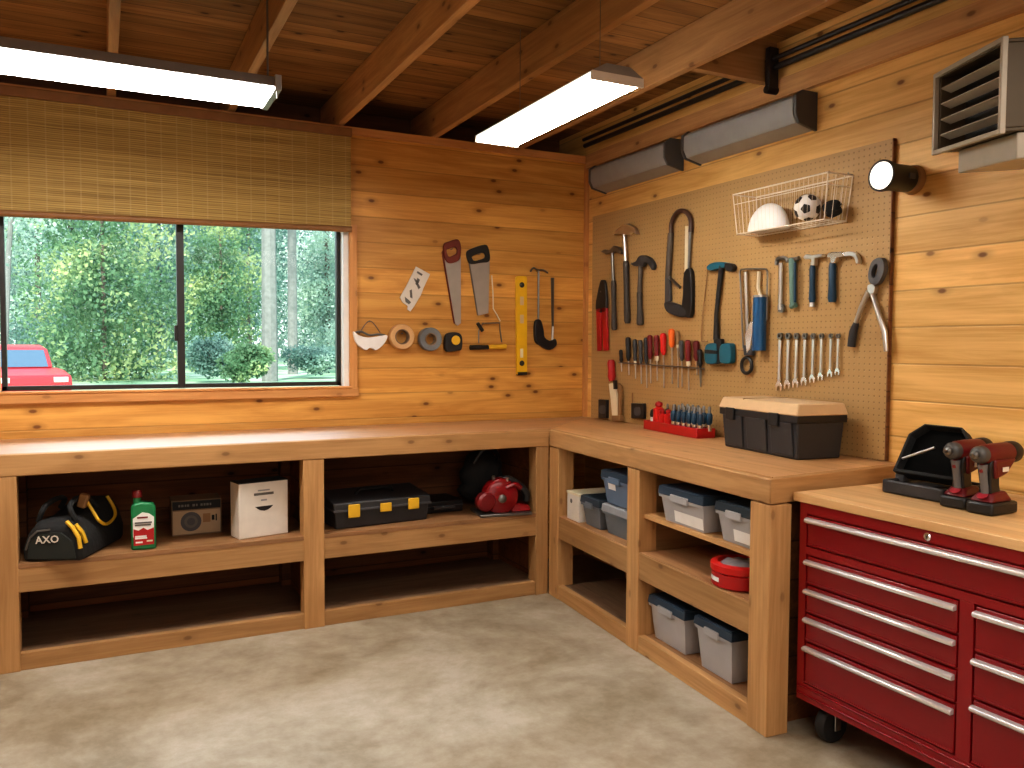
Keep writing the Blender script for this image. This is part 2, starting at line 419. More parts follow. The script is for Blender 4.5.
# ------------------------------------------------------------------ room shell
ZC = 2.556; ZT = 2.74
struct('floor', MB().box((-5.12, -7.2, -.12), (.12, .12, 0)), 'floor', 'mottled beige concrete garage floor', 'floor', smooth=False)
X0, X1, Z0, Z1 = -3.225, -1.553, 1.118, 2.06
w = MB().box((-5.12, 0, 0), (0, .12, Z0)).box((-5.12, 0, Z1), (0, .12, ZC)).box((-5.12, 0, Z0), (X0, .12, Z1)).box((X1, 0, Z0), (0, .12, Z1))
struct('wall_back', w, 'pine_back', 'honey coloured pine plank wall with the window in it', 'wall', smooth=False)
struct('wall_right', MB().box((0, -7.2, 0), (.12, .5, ZT+.02)), 'pine_right', 'pale knotty pine plank wall behind the pegboard', 'wall', smooth=False)
struct('wall_left', MB().box((-5.12, -7.2, 0), (-5, 0, ZT)), 'pine_right', smooth=False)
struct('wall_front', MB().box((-5, -7.32, 0), (.12, -7.2, ZT)), 'pine_back', smooth=False)
struct('ceiling', MB().box((-5.12, -7.3, ZT), (.12, .5, ZT+.06)), 'ceil', 'dark stained plank ceiling over the beams', 'ceiling', smooth=False)
struct('trim_1', MB().box((-5.1, .36, ZC-.1), (0, .42, ZT)).box((-5.1, .121, ZC-.1), (0, .3595, ZC-.06)), 'darkwood', 'dark board closing the gap above the window wall', 'board', smooth=False)  # lower soffit strip added to keep outside light out of the recess
struct('trim_2', MB().box((-5, -.022, 2.515), (0, -.001, 2.556)), 'pine_trim', 'thin pine strip along the top of the window wall', 'trim', smooth=False)
struct('trim_3', MB().box((-.024, -.03, .9), (-.001, -.001, 2.5)), 'pine_trim_z', 'narrow upright pine strip in the room corner', 'trim', smooth=False)
struct('trim_4', MB().box((-.03, -7.1, 2.475), (-.001, -.03, 2.56)), 'beam', 'pine board running along the top of the pegboard wall', 'trim', smooth=False)
struct('trim_5', MB().box((-.463, -1.64, ZC), (-.001, -1.60, ZT)), 'lum_x', 'short cross block between the last beam and the pegboard wall', 'trim', smooth=False)
names = ['first ceiling beam from the pegboard wall, widest face in view', 'second ceiling beam from the pegboard wall, beside the short light fixture',
         'third ceiling beam from the pegboard wall', 'fourth ceiling beam from the pegboard wall, ending above the long light', 'ceiling beam crossing straight above the middle of the long light']
for i, x in enumerate((-.464, -1.024, -1.58, -2.15, -2.705)):
    o = MB().box((x-.040, -7.1, ZC), (x, .35, ZT-.002)).build('ceiling_beam', 'beam', bevel=.003)
    o['kind'] = 'structure'; o['label'] = names[i]; o['category'] = 'beam'; o['group'] = 'wooden ceiling beams'

# window: frame set back in the wall, white jamb, pine casing
wf = bpy.data.objects.new('window_1', None); COL.objects.link(wf); ROOT_M['window_1'] = Matrix.Identity(4)
wf['kind'] = 'structure'; wf['label'] = 'wide sliding window with a dark frame under the bamboo blind'; wf['category'] = 'window'
fx0, fx1, fz0, fz1, fy0, fy1 = -3.215, -1.582, 1.126, 2.05, .05, .085
m = plain('dark_window_frame', (.018, .016, .015), .4)
fr = MB().box((fx0, fy0, fz0), (fx1, fy1, fz0+.022)).box((fx0, fy0, fz1-.022), (fx1, fy1, fz1)).box((fx0, fy0, fz0), (fx0+.022, fy1, fz1)).box((fx1-.024, fy0, fz0), (fx1, fy1, fz1))
fr.build('window_frame', m, wf, bevel=.002)
MB().box((-2.437, fy0-.012, fz0), (-2.402, fy1, fz1)).build('mullion', m, wf, bevel=.002)
MB().box((-2.452, fy0-.02, 1.37), (-2.437, fy0+.01, 1.45)).build('latch', m, wf, bevel=.003)
MB().box((fx0+.02, .066, fz0+.02), (-2.43, .070, fz1-.02)).build('pane', 'glass', wf)
MB().box((-2.41, .066, fz0+.02), (fx1-.02, .070, fz1-.02)).build('pane', 'glass', wf)
MB().box((fx1, -.004, Z0), (X1+.004, .118, Z1)).build('jamb', 'white', wf, label='white painted inner jamb')
MB().box((X1+.002, -.022, 1.068), (-1.507, -.001, 2.02)).build('casing', 'pine_trim_z', wf, bevel=.003)
MB().box((-3.6, -.024, 1.066), (-1.5, -.001, 1.112)).build('sill_casing', 'pine_trim', wf, bevel=.003)
MB().box((-3.5, -.03, 1.112), (X1+.01, .05, 1.124)).build('sill', 'pine_trim', wf, bevel=.003)

# bamboo blind
bl = thing('bamboo_blind', 'woven bamboo roll blind half lowered over the window', 'blind', (-2.4, -.05, 2.5))
def blind_x(f): return -3.34+f*1.79
b0, b1 = BK(0, 212.5, .05).z, BK(350, 229, .05).z
k0 = (b1-b0)/(BK(350, 229, .05).x-BK(0, 212.5, .05).x)
def bz(x): return b0+k0*(x-BK(0, 212.5, .05).x)
v = MB(); n = 40
for i in range(n):
    xa, xb = blind_x(i/n), blind_x((i+1)/n)
    ya, yb_ = -.05-.004*math.sin(i*1.3), -.05-.004*math.sin((i+1)*1.3)
    v.hexa([(xa, ya, bz(xa)), (xb, yb_, bz(xb)), (xb, yb_+.008, bz(xb)), (xa, ya+.008, bz(xa))], [(xa, ya, 2.5), (xb, yb_, 2.5), (xb, yb_+.008, 2.5), (xa, ya+.008, 2.5)])
v.build('slat_curtain', 'bamboo', bl, world=True, smooth=False)
MB().tube([(-3.34, -.052, bz(-3.34)-.002), (-2.4, -.052, bz(-2.4)-.002), (-1.548, -.052, bz(-1.548)-.002)], .017, 10).build('bottom_rail', 'bamboo_rail', bl, world=True)
MB().box((-3.35, -.07, 2.49), (-1.545, -.024, 2.535)).build('head_rail', 'bamboo_rail', bl, world=True, bevel=.004)

# ------------------------------------------------------------------ outside
struct('trim_6', MB().box((-60, .6, -.3), (60, 110, -.15)), 'lawn', 'bright lawn outside the window', 'lawn', smooth=False)
def at_dist(u, dist):      # a spot on the lawn seen in direction u, at a distance
    d = fwd + rgt*((u-512)/F); d.z = 0; d.normalize(); return Vector((CAM.x+d.x*dist, CAM.y+d.y*dist, -.15))
def crown(c, rad, n, size, blobs, seed):
    r = np.random.RandomState(seed); c = np.array(c); rad = np.array(rad)
    def unit(k):
        p = r.normal(size=(k, 3)); return p/np.linalg.norm(p, axis=1)[:, None]
    bc = c+unit(blobs)*rad*(.68*r.rand(blobs)**.4)[:, None]; bs = .30+.20*r.rand(blobs)
    w = r.randint(blobs, size=n)
    q = bc[w]+unit(n)*rad*(bs[w]*(.6+.4*r.rand(n)))[:, None]
    a = unit(n); b = np.cross(a, unit(n)); b /= np.linalg.norm(b, axis=1)[:, None]
    sz = (size*(.6+.8*r.rand(n)))[:, None]; a = a*sz; b = b*sz*.7
    mb = MB(); v = np.stack([q-a, q-b*.9, q+a, q+b], 1).reshape(-1, 3); mb.v = v.tolist(); mb.f = [(4*k, 4*k+1, 4*k+2, 4*k+3) for k in range(n)]; mb.raw = True
    return mb
def tree(name, u, dist, h, rad, leaf, label, seed, n=2600, trunk=.16, base=.25, size=.22, tmat='barkb', blobs=22, lean=0, group='trees outside the window'):
    K = 1.5; dist *= K; h *= K; rad *= K; trunk *= K*.9; size *= .85; n = int(n*1.5); lean *= K
    g = at_dist(u, dist); t = thing(name, label, 'tree' if 'tree' in name else 'shrub', g, group=group)
    if trunk:
        MB().tube([(0, 0, 0), (lean*.3, 0, h*.35), (lean*.7, .1, h*.7), (lean, 0, h*.95)], [trunk, trunk*.85, trunk*.6, trunk*.2], 8).build('trunk', tmat, t)
    crown((lean, 0, h*(base+(1-base)/2)), (rad, rad, h*(1-base)/2), n, size, blobs, seed).build('foliage', leaf, t, smooth=False)
tree('leafy_tree', 105, 26, 6.9, 2.5, 'leaf_y', 'broad yellow-green tree behind the red car', 1, trunk=.08, n=11000, base=-.5, size=.11, blobs=60)
tree('leafy_tree', 40, 50, 15, 3.6, 'leaf_p', 'tall pale tree against the bright sky behind the car', 2, n=3500, base=.05, size=.17, blobs=26)
tree('leafy_tree', 160, 39, 15, 3.1, 'leaf_t', 'tall blue-green tree just beside the window mullion', 3, n=11000, base=-.35, size=.15, blobs=60)
tree('leafy_tree', 222, 34, 9, 1.9, 'leaf_y', 'light yellow-green tree in the narrower pane by the mullion', 4, trunk=.07, n=8000, base=-.45, size=.12, blobs=44)
tree('leafy_tree', 250, 50, 17, 4.2, 'leaf_t', 'tall blue-green tree behind the two bare grey trunks', 5, n=7500, base=-.1, size=.19, blobs=44)
tree('pine_tree', 270, 24, 14, 1.5, 'leaf_t', 'pine with the thicker straight grey trunk', 6, n=1500, trunk=.25, base=.42, size=.12, tmat='bark', blobs=18)
tree('pine_tree', 293, 30, 14, 1.5, 'leaf_d', 'pine with the thinner grey trunk', 7, n=1500, trunk=.20, base=.36, size=.12, tmat='bark', blobs=18)
tree('leafy_tree', 328, 37, 9, 2.1, 'leaf_p', 'pale green tree at the jamb end of the window', 8, n=6000, base=-.3, size=.13, blobs=36)
tree('thin_tree', 3, 20, 8, 1.1, 'leaf_p', 'slim leaning bare-stemmed tree beside the red car', 9, n=900, trunk=.07, base=.32, size=.08, tmat='bark', blobs=26, lean=.5)
for i, (u, d, h, r, l, lab) in enumerate(((212, 23.5, 1.4, .7, 'leaf_t', 'low blue-green bush seen in the narrower pane'), (248, 22, 1.1, .8, 'leaf_y', 'yellowish bush at the foot of the thicker pine trunk'),
        (314, 26, 1.2, 1.0, 'leaf_t', 'rounded bush between the thinner pine and the jamb'), (345, 31, 2.2, 1.3, 'leaf_p', 'pale bush seen last beside the jamb'), (58, 31, 2.4, 1.7, 'leaf_t', 'bush behind the roof of the red car'))):
    tree('garden_bush', u, d, h, r, l, lab, 20+i, n=3200, trunk=0, base=0, size=.075, blobs=30, group='bushes on the lawn')
for i in range(10):       # woods closing the view far behind
    tree('distant_tree', -75+50*i, 60+12*(i % 3), 15+3*((i*5) % 4), 4.0, ('leaf_t', 'leaf_p', 'leaf_t')[i % 3], 'hazy tall tree in the woods far behind the lawn', 40+i, n=5000, trunk=.3, base=-.35, size=.3, blobs=36, group='far woods')
# red car parked on the lawn, seen from the rear three-quarter
gp = at_dist(12, 24)
car = thing('parked_car', 'red car with tinted glass parked beyond the window', 'car', gp, -1.30)
def carprof(s, z0, pts): return [(x, s, z) for x, z in pts]
body = [(-2.1, .35), (2.1, .35), (2.2, .55), (2.12, .78), (1.5, .9), (.9, .93), (-1.6, .95), (-2.1, .9), (-2.2, .6)]
MB().prism([(x, -.85, z) for x, z in body], (0, 1.7, 0)).build('body_shell', 'carred', car, bevel=.06)
cab = [(-1.75, .94), (1.0, .93), (.45, 1.40), (-.2, 1.5), (-1.2, 1.48)]
MB().prism([(x, -.72, z) for x, z in cab], (0, 1.44, 0)).build('roof_pillars', 'carred', car, bevel=.06)
g = [(-1.5, 1.0), (.72, .99), (.33, 1.36), (-.2, 1.43), (-1.15, 1.41)]
MB().prism([(x, -.735, z) for x, z in g], (0, 1.47, 0)).build('side_window', 'carglass', car)
MB().hexa([(.95, -.6, .98), (.95, .6, .98), (.99, .6, .96), (.99, -.6, .96)], [(.5, -.6, 1.37), (.5, .6, 1.37), (.54, .6, 1.37), (.54, -.6, 1.37)]).build('windscreen', 'carglass', car)
MB().box((2.12, -.75, .62), (2.2, -.45, .74)).box((2.12, .45, .62), (2.2, .75, .74)).build('headlamp', 'white', car, bevel=.01)
for x in (-1.35, 1.35):
    for y in (-.87, .67): MB().cyl((x, y, .32), (x, y+.2, .32), .32, n=20).build('wheel', 'blackr', car)

# ------------------------------------------------------------------ lights
lt = thing('ceiling_light', 'long fluorescent light hanging above the window blind', 'light', (-2.9, -1.24, 2.3))
xe = -2.18; xl = -3.75
hd = [(-1.10, 2.302), (-1.385, 2.302), (-1.355, 2.345), (-1.30, 2.36), (-1.18, 2.36), (-1.13, 2.345)]
MB().prism([(xl, y, z) for y, z in hd], (xe-xl, 0, 0)).build('housing', 'greymetal', lt, world=True, bevel=.003)
MB().box((xl+.02, -1.372, 2.292), (xe-.022, -1.113, 2.3015)).build('diffuser', 'diff', lt, world=True)
MB().box((xe-.02, -1.388, 2.288), (xe+.004, -1.097, 2.345)).build('end_cap', 'greymetal', lt, world=True, bevel=.003)
MB().tube([(-2.2, -1.24, 2.358), (-2.2, -1.24, ZT-.005)], .004, 6).build('hanging_chain', 'steel_d', lt, world=True)
MB().tube([(-2.19, -1.37, 2.29), (-2.19, -1.372, 2.262)], .003, 6).build('pull_switch', 'steel_d', lt, world=True)
l2 = thing('ceiling_light', 'short three-tube fluorescent light hanging under the beams near the corner', 'light', (-1.12, -1.56, 2.3))
x0, x1, ya, yb2 = -1.24, -1.02, -2.04, -1.03
MB().prism([(x0, ya, 2.302), (x1, ya, 2.302), (x1-.06, ya, 2.335), (x0+.06, ya, 2.335)], (0, yb2-ya, 0)).build('housing', 'greymetal', l2, world=True, bevel=.002)
MB().box((x0+.004, ya+.004, 2.296), (x1-.004, yb2-.004, 2.3015)).build('reflector', plain('light_reflector', (1, .95, .87), .4, emit=1.0, var=0), l2, world=True)
for k in range(3):
    xx = x0+.045+k*.0775
    MB().cyl((xx, ya+.02, 2.286), (xx, yb2-.02, 2.286), .0125).build('fluorescent_tube', 'tube', l2, world=True)
for yy in (ya, yb2-.012): MB().box((x0, yy, 2.271), (x1, yy+.012, 2.303)).build('end_cap', 'white', l2, world=True, bevel=.002)
for yy in (-1.25, -1.9): MB().tube([(-1.12, yy, 2.33), (-1.12, yy, ZT-.003)], .0016, 6).build('hanging_rod', 'steel_d', l2, world=True)
l2.location.z += .012

# two unlit strip fixtures on the pegboard wall
for (y0, y1, lab) in ((-.22, -.965, 'grey unlit strip fixture high on the wall in the corner'), (-1.11, -1.875, 'grey unlit strip fixture above the middle of the pegboard')):
    t = thing('wall_strip_fixture', lab, 'fixture', (-.06, (y0+y1)/2, 2.36), group='grey strip fixtures on the pegboard wall')
    pr_ = [(-.002, 2.445), (-.085, 2.445), (-.12, 2.42), (-.12, 2.352), (-.10, 2.315), (-.002, 2.292)]
    MB().prism([(x, y0-.004, z) for x, z in pr_], (0, y1-y0+.016, 0)).build('housing', 'greymetal', t, world=True, bevel=.003)
    pe = [(x*1.06 if x < -.01 else x, z+(.006 if z > 2.37 else -.006)) for x, z in pr_]
    for yy in (y0, y1): MB().prism([(x, yy, z) for x, z in pe], (0, -.014, 0)).build('end_cap', 'dgrey', t, world=True, bevel=.002)
# conduits
for k, (z, r, lab) in enumerate(((2.612, .014, 'lower black conduit pipe along the top of the pegboard wall'), (2.648, .011, 'upper thin black conduit pipe along the top of the pegboard wall'))):
    o = MB().tube([(-.05-.01*k, -.05, z), (-.05-.01*k, -7.1, z)], r, 10).build('conduit_pipe', 'socket'); o['label'] = lab; o['category'] = 'pipe'; o['group'] = 'conduit pipes'
t = thing('pipe_bracket', 'black upright bracket holding the conduits above the strip fixture', 'bracket', (-.04, -1.67, 2.5))
MB().box((-.085, -1.685, 2.50), (-.03, -1.655, 2.70)).build('plate', 'socket', t, world=True, bevel=.004)
MB().cyl((-.09, -1.67, 2.512), (-.03, -1.67, 2.512), .018).build('bolt', 'socket', t, world=True)

# heater with louvres
ex = Vector((-.26, -.41, -.05)).normalized(); ez = (Vector((-.05, .0, 1))-ex*ex.dot(Vector((-.05, .0, 1)))).normalized(); ey = ez.cross(ex)
hm = Matrix((ex, ey, ez)).transposed().to_4x4(); hm.translation = Vector((-.318, -2.685, 1.992))
t = thing('unit_heater', 'boxy wall heater with louvred front high beside the floodlight', 'heater', mat=hm)
W, H, D = .455, .245, .30
c = MB().box((0, .0125, 0), (W, D, .01)).box((0, .0125, H-.01), (W, D, H)).box((0, .0125, .0105), (.016, D-.0105, H-.0105)).box((0, D-.01, .0105), (W, D, H-.0105)).box((W-.01, .0125, .0105), (W, D-.0105, H-.0105))
c.build('housing', 'heater_dark', t, bevel=.002)
def rim(mb, x0, x1, z0, z1, tk, y0, y1):
    return mb.ring([(x0,y0,z0),(x1,y0,z0),(x1,y0,z1),(x0,y0,z1)], [(x0+tk,y0,z0+tk),(x1-tk,y0,z0+tk),(x1-tk,y0,z1-tk),(x0+tk,y0,z1-tk)], (0, y1-y0, 0))
rim(MB(), -.006, W+.006, -.006, H+.006, .014, -.004, .012).build('front_frame', 'heater', t, bevel=.002)
for k in range(4): MB().obox((W/2, .03, .048+k*.049), (W-.03, .034, .005), (-.45, 0, 0)).build('louvre', 'heater', t)
MB().box((.008, .09, .008), (W-.008, .10, H-.008)).build('shade_sheet', 'blackr', t)  # black sheet standing in for the shade behind the louvres
MB().box((.07, .05, -.075), (W-.01, .24, -.002)).build('lower_box', 'heater', t, bevel=.004)
MB().box((.2, D, .05), (.3, D+.05, .2)).build('wall_mount', 'heater_dark', t)

# ------------------------------------------------------------------ benches
YB = -.644; ZB = .9; ZS = .447; ZL = .072
A0 = Vector((-.624, -.644, 0)); ANG = math.atan2(-1.783, -.129)
DR = Vector((math.cos(ANG), math.sin(ANG), 0)); NR = Vector((-DR.y, DR.x, 0))
RBM = Matrix.Translation(A0) @ Matrix.Rotation(ANG, 4, 'Z'); LEN = 1.787
def RF(u, v, off=0.): p = onp(u, v, A0-NR*off, NR); q = RBM.inverted() @ p; return q
def RZ(u, v, z): return RBM.inverted() @ HZ(u, v, z)
e0 = RBM @ Vector((LEN, 0, 0)); eb = RBM @ Vector((LEN, .735, 0))
wt = thing('worktop', 'continuous L-shaped wooden worktop along both walls', 'worktop', (-.3, -.3, ZB))
TH = .034
MB().prism([(-4.2, -.002, ZB), (-4.2, YB+.0405, ZB), (A0.x+.036, YB+.0405, ZB), (-.002, -.002, ZB)], (0, 0, -TH)).build('top_board', 'top_x', wt, world=True, bevel=.003)
q1, q2, q3 = RBM @ Vector((.0, .0405, ZB)), RBM @ Vector((LEN-.0355, .0405, ZB)), Vector((-.003, e0.y+.0905, ZB))
MB().prism([(-.003, -.004, ZB), (A0.x+.037, YB+.040, ZB), q2, q3], (0, 0, -TH)).build('top_board', 'top_y', wt, world=True)
MB().prism([(-4.2, YB, ZB), (A0.x-.001, YB, ZB), (A0.x+.035, YB+.04, ZB), (-4.2, YB+.04, ZB)], (0, 0, .810-ZB)).build('fascia', 'lum_x', wt, world=True, bevel=.004)
f2 = [RBM @ Vector(p) for p in ((.001, 0, ZB), (LEN, 0, ZB), (LEN-.036, .04, ZB), (-.036, .04, ZB))]
MB().prism(f2, (0, 0, .812-ZB)).build('fascia', 'lum_y', wt, world=True, bevel=.005)
f3 = [RBM @ Vector(p) for p in ((LEN-.0355, .0405, ZB), (LEN, .0005, ZB))]+[Vector((-.004, e0.y+.053, ZB)), Vector((-.004, e0.y+.09, ZB))]
MB().prism(f3, (0, 0, .812-ZB)).build('fascia', 'lum_x', wt, world=True, bevel=.004)

ZU = .809
sh = thing('bench_base', 'long open bench base with two shelf levels under the window', 'bench', (-2.3, -.35, 0))
for x in (-3.205, -1.946, -.70):
    MB().box((x, YB+.002, 0), (x+(.098 if x < -1 else .076), YB+.09, ZU)).build('post', 'lum_z', sh, world=True, bevel=.003)
    MB().box((x, -.10, 0), (x+.09, -.012, ZU)).build('post', 'darkwood', sh, world=True, bevel=.003)  # rear posts coloured dark to imitate the shade under the bench
MB().box((-4.2, YB+.006, .327), (-.626, YB+.04, ZS-.004)).build('shelf_rail', 'lum_x', sh, world=True, bevel=.003)
MB().box((-4.2, YB+.012, 0), (-.626, YB+.045, ZL)).build('bottom_rail', 'lum_x', sh, world=True, bevel=.003)
MB().box((-4.2, YB+.004, ZS-.02), (-.626, -.02, ZS)).build('shelf', 'shelfboard', sh, world=True, bevel=.001)
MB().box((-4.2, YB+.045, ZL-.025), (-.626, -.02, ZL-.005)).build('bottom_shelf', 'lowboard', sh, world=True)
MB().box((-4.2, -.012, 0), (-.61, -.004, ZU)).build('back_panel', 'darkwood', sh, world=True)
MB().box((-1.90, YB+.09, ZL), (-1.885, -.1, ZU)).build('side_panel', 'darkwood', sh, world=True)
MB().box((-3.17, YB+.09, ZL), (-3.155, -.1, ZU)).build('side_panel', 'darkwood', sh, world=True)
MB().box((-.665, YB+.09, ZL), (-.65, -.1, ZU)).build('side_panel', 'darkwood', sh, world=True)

sr = thing('bench_base', 'shorter open bench base with storage bins, under the pegboard', 'bench', mat=RBM)
DP = .56
for x, wd in ((.002, .11), (.83, .10), (1.681, .105)):
    MB().box((x, .002, 0), (x+wd, .095, ZU)).build('post', 'lum_z', sr, bevel=.003)
for x in (.012, .83, 1.69): MB().box((x, DP-.09, 0), (x+.09, DP, ZU)).build('post', 'darkwood', sr, bevel=.003)  # dark colour on the rear posts stands in for under-bench shade
for xa, xb in ((.112, .83), (.93, 1.681)):
    MB().box((xa, .006, .327), (xb, .04, ZS-.004)).build('shelf_rail', 'lum_x', sr, bevel=.003)
    MB().box((xa, .006, 0), (xb, .04, ZL+.004)).build('bottom_rail', 'lum_x', sr, bevel=.003)
    MB().box((xa+.001, .008, ZS-.02), (xb-.001, DP, ZS)).build('shelf', 'shelfboard', sr)
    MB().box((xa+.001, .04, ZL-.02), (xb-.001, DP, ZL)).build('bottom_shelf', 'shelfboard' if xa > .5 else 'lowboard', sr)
MB().box((.925, .03, .597), (1.685, DP-.08, .616)).build('upper_shelf', 'lum_x', sr, bevel=.001)
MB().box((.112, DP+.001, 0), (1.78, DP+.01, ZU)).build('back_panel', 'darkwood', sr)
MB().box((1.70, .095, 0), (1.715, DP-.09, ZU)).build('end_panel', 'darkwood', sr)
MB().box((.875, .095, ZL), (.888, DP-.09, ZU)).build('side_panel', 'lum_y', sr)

# ------------------------------------------------------------------ tools on the window wall
NB = Vector((0, 1, 0)); NRT = Vector((1, 0, 0))
def crop(x0, y0, k): return lambda pts: [(x0+a*k, y0+b*k) for a, b in pts]
def flat(mb, fn, n, pts, off, th):      # outline measured on the wall, given a thickness towards the wall
    return mb.prism([fn(u, v, off) for u, v in pts], n*th)
def flatring(mb, fn, n, o, i, off, th): return mb.ring([fn(u, v, off) for u, v in o], [fn(u, v, off) for u, v in i], n*th)
def line(fn, pts, off): return [fn(u, v, off) for u, v in pts]
def wall_thing(name, label, cat, fn, u, v, group=None): return thing(name, label, cat, fn(u, v, 0), group=group)
def smoothpts(pts, n=4, closed=True):
    out = []; m = len(pts)
    for i in range(m if closed else m-1):
        p0, p1, p2, p3 = [Vector(pts[(i+k) % m] if closed else pts[min(max(i+k, 0), m-1)]) for k in (-1, 0, 1, 2)]
        for k in range(n):
            t = k/n; out.append(tuple(.5*((2*p1)+(p2-p0)*t+(2*p0-5*p1+4*p2-p3)*t*t+(3*p1-p0-3*p2+p3)*t**3)))
    if not closed: out.append(tuple(pts[-1]))
    return out
c = crop(440, 230, .2019)
# saw with red handle
t = wall_thing('hand_saw', 'hand saw with red-brown wooden handle hung on the plank wall', 'saw', BK, 452, 280, 'hand saws')
flat(MB(), BK, NB, c([(24, 150), (103, 132), (104, 462), (88, 474), (76, 466)]), .012, .004).build('blade', 'blade', t, world=True)
flat(MB(), BK, NB, c([(14, 100), (22, 150), (74, 464), (68, 462), (8, 110)]), .010, .003).build('tooth_edge', 'redwood', t, world=True)
flatring(MB(), BK, NB, c(smoothpts([(20, 72), (46, 56), (88, 46), (104, 74), (104, 122), (92, 152), (46, 164), (24, 132)])),
         c(smoothpts([(34, 100), (48, 92), (72, 84), (86, 96), (84, 114), (70, 124), (48, 132), (38, 120)])), .022, .02).build('handle', 'redwood', t, world=True, bevel=.004)
t = wall_thing('hand_saw', 'hand saw with black handle hung beside the red-handled one', 'saw', BK, 480, 282, 'hand saws')
flat(MB(), BK, NB, c([(148, 158), (246, 152), (240, 412), (190, 424)]), .012, .004).build('blade', 'blade', t, world=True)
flat(MB(), BK, NB, c([(140, 150), (152, 160), (192, 424), (184, 420)]), .010, .003).build('tooth_edge', 'steel_d', t, world=True)
flatring(MB(), BK, NB, c(smoothpts([(134, 112), (152, 94), (222, 72), (242, 92), (247, 152), (204, 162), (156, 168), (140, 148)])),
         c(smoothpts([(160, 132), (178, 122), (212, 112), (226, 122), (222, 138), (194, 148), (174, 152), (164, 146)])), .022, .02).build('handle', 'black', t, world=True, bevel=.004)
# coping saw
t = wall_thing('coping_saw', 'coping saw with half black half yellow handle, below the black-handled saw', 'saw', BK, 487, 330)
MB().tube(line(BK, c([(192, 560), (192, 500), (212, 462), (296, 460), (298, 500), (306, 556)]), .015), .0045, 8).build('frame', 'steel_d', t, world=True)
MB().tube(line(BK, c([(256, 225), (262, 300), (264, 390), (282, 420), (298, 452)]), .013), .004, 8).build('long_rod', 'cream', t, world=True)
MB().tube(line(BK, c([(186, 460), (212, 500)]), .02), .011, 8).build('thumb_clamp', 'black', t, world=True)
MB().cyl(BK(440+150*.2019, 230+582*.2019, .02), BK(440+240*.2019, 230+580*.2019, .02), .015, .013).build('handle', 'black', t, world=True)
MB().cyl(BK(440+238*.2019, 230+580*.2019, .02), BK(440+326*.2019, 230+577*.2019, .02), .013, .015).build('handle_end', 'yellowp', t, world=True, label='yellow half of the handle')
# level
t = wall_thing('spirit_level', 'long bright yellow spirit level hung upright on the plank wall', 'level', BK, 521, 325)
flat(MB(), BK, NB, c([(378, 236), (384, 228), (426, 228), (432, 236), (432, 714), (383, 716)]), .026, .022).build('body', 'yellow', t, world=True, bevel=.002)
for cy, nm in ((272, 'end_hole'), (660, 'end_hole')):
    p = BK(440+406*.2019, 230+cy*.2019, .0265); MB().cyl(p, p+Vector((0, .004, 0)), .017, n=18).build(nm, 'blackr', t, world=True)
flat(MB(), BK, NB, c([(398, 588), (412, 588), (412, 632), (398, 632)]), .0268, .004).build('vial', 'cream', t, world=True)
for a, b in ((330, 'x'), (420, 'y')): flat(MB(), BK, NB, c([(397, a), (415, a), (415, a+42), (397, a+42)]), .0266, .002).build('scale_mark', 'tanlid', t, world=True)
flat(MB(), BK, NB, c([(386, 704), (432, 703), (432, 718), (386, 720)]), .028, .024).build('end_cap', 'black', t, world=True)
# pistol grip hacksaw
t = wall_thing('hacksaw', 'hacksaw with black pistol grip on the plank wall beside the yellow level', 'saw', BK, 545, 308)
MB().tube(line(BK, c(smoothpts([(448, 206), (462, 188), (486, 198), (510, 198), (534, 212)], 4, False)), .018), .006, 8).build('top_bar', 'steel_d', t, world=True)
MB().tube(line(BK, c([(488, 200), (487, 460)]), .016), .0065, 8).build('spine', 'steel_d', t, world=True)
flat(MB(), BK, NB, c([(550, 236), (566, 236), (564, 480), (554, 480)]), .014, .004).build('blade', 'steel_d', t, world=True)
MB().tube(line(BK, c([(559, 478), (556, 548)]), .018), .007, 8).build('blade_post', 'steel', t, world=True)
flat(MB(), BK, NB, c(smoothpts([(474, 455), (500, 446), (514, 490), (520, 530), (546, 548), (574, 540), (578, 572), (544, 594), (500, 572), (474, 545)])), .03, .026).build('grip', 'black', t, world=True, bevel=.004)
# card, mask, tapes, tape measure
c = crop(350, 225, .1757)
t = wall_thing('paper_card', 'white printed card pinned at a slant on the plank wall', 'card', BK, 413, 288)
flat(MB(), BK, NB, c([(376, 236), (456, 280), (432, 330), (418, 360), (402, 402), (366, 462), (344, 492), (326, 480), (330, 462), (300, 440), (284, 412), (318, 352)]), .010, .006).build('card', 'offwhite', t, world=True)
for p in ([(362, 302), (374, 308), (402, 356), (390, 366)], [(384, 300), (398, 312), (384, 348), (372, 336)], [(340, 372), (352, 366), (356, 418), (342, 412)], [(312, 408), (334, 426), (348, 440), (336, 452), (316, 438)], [(384, 262), (414, 280), (408, 290), (380, 272)]):
    flat(MB(), BK, NB, c(p), .0108, .0012).build('print', 'lowgrey', t, world=True)
t = wall_thing('dust_mask', 'white dust mask hanging by its strap beside the window', 'mask', BK, 370, 340)
o = flat(MB(), BK, NB, c(smoothpts([(22, 606), (48, 626), (100, 640), (160, 634), (208, 626), (212, 646), (188, 684), (150, 712), (132, 704), (112, 700), (92, 712), (62, 694), (34, 664)])), .045, .036)
o.build('mask_body', 'white', t, world=True, bevel=.012)
MB().tube(line(BK, c(smoothpts([(30, 612), (62, 606), (110, 626), (160, 622), (200, 628)], 4, False)), .03), .006, 8).build('dark_rim', 'lowgrey', t, world=True)
MB().tube(line(BK, c(smoothpts([(52, 618), (112, 545), (172, 612)], 5, False)), .008), .0025, 6).build('strap', 'lowgrey', t, world=True)
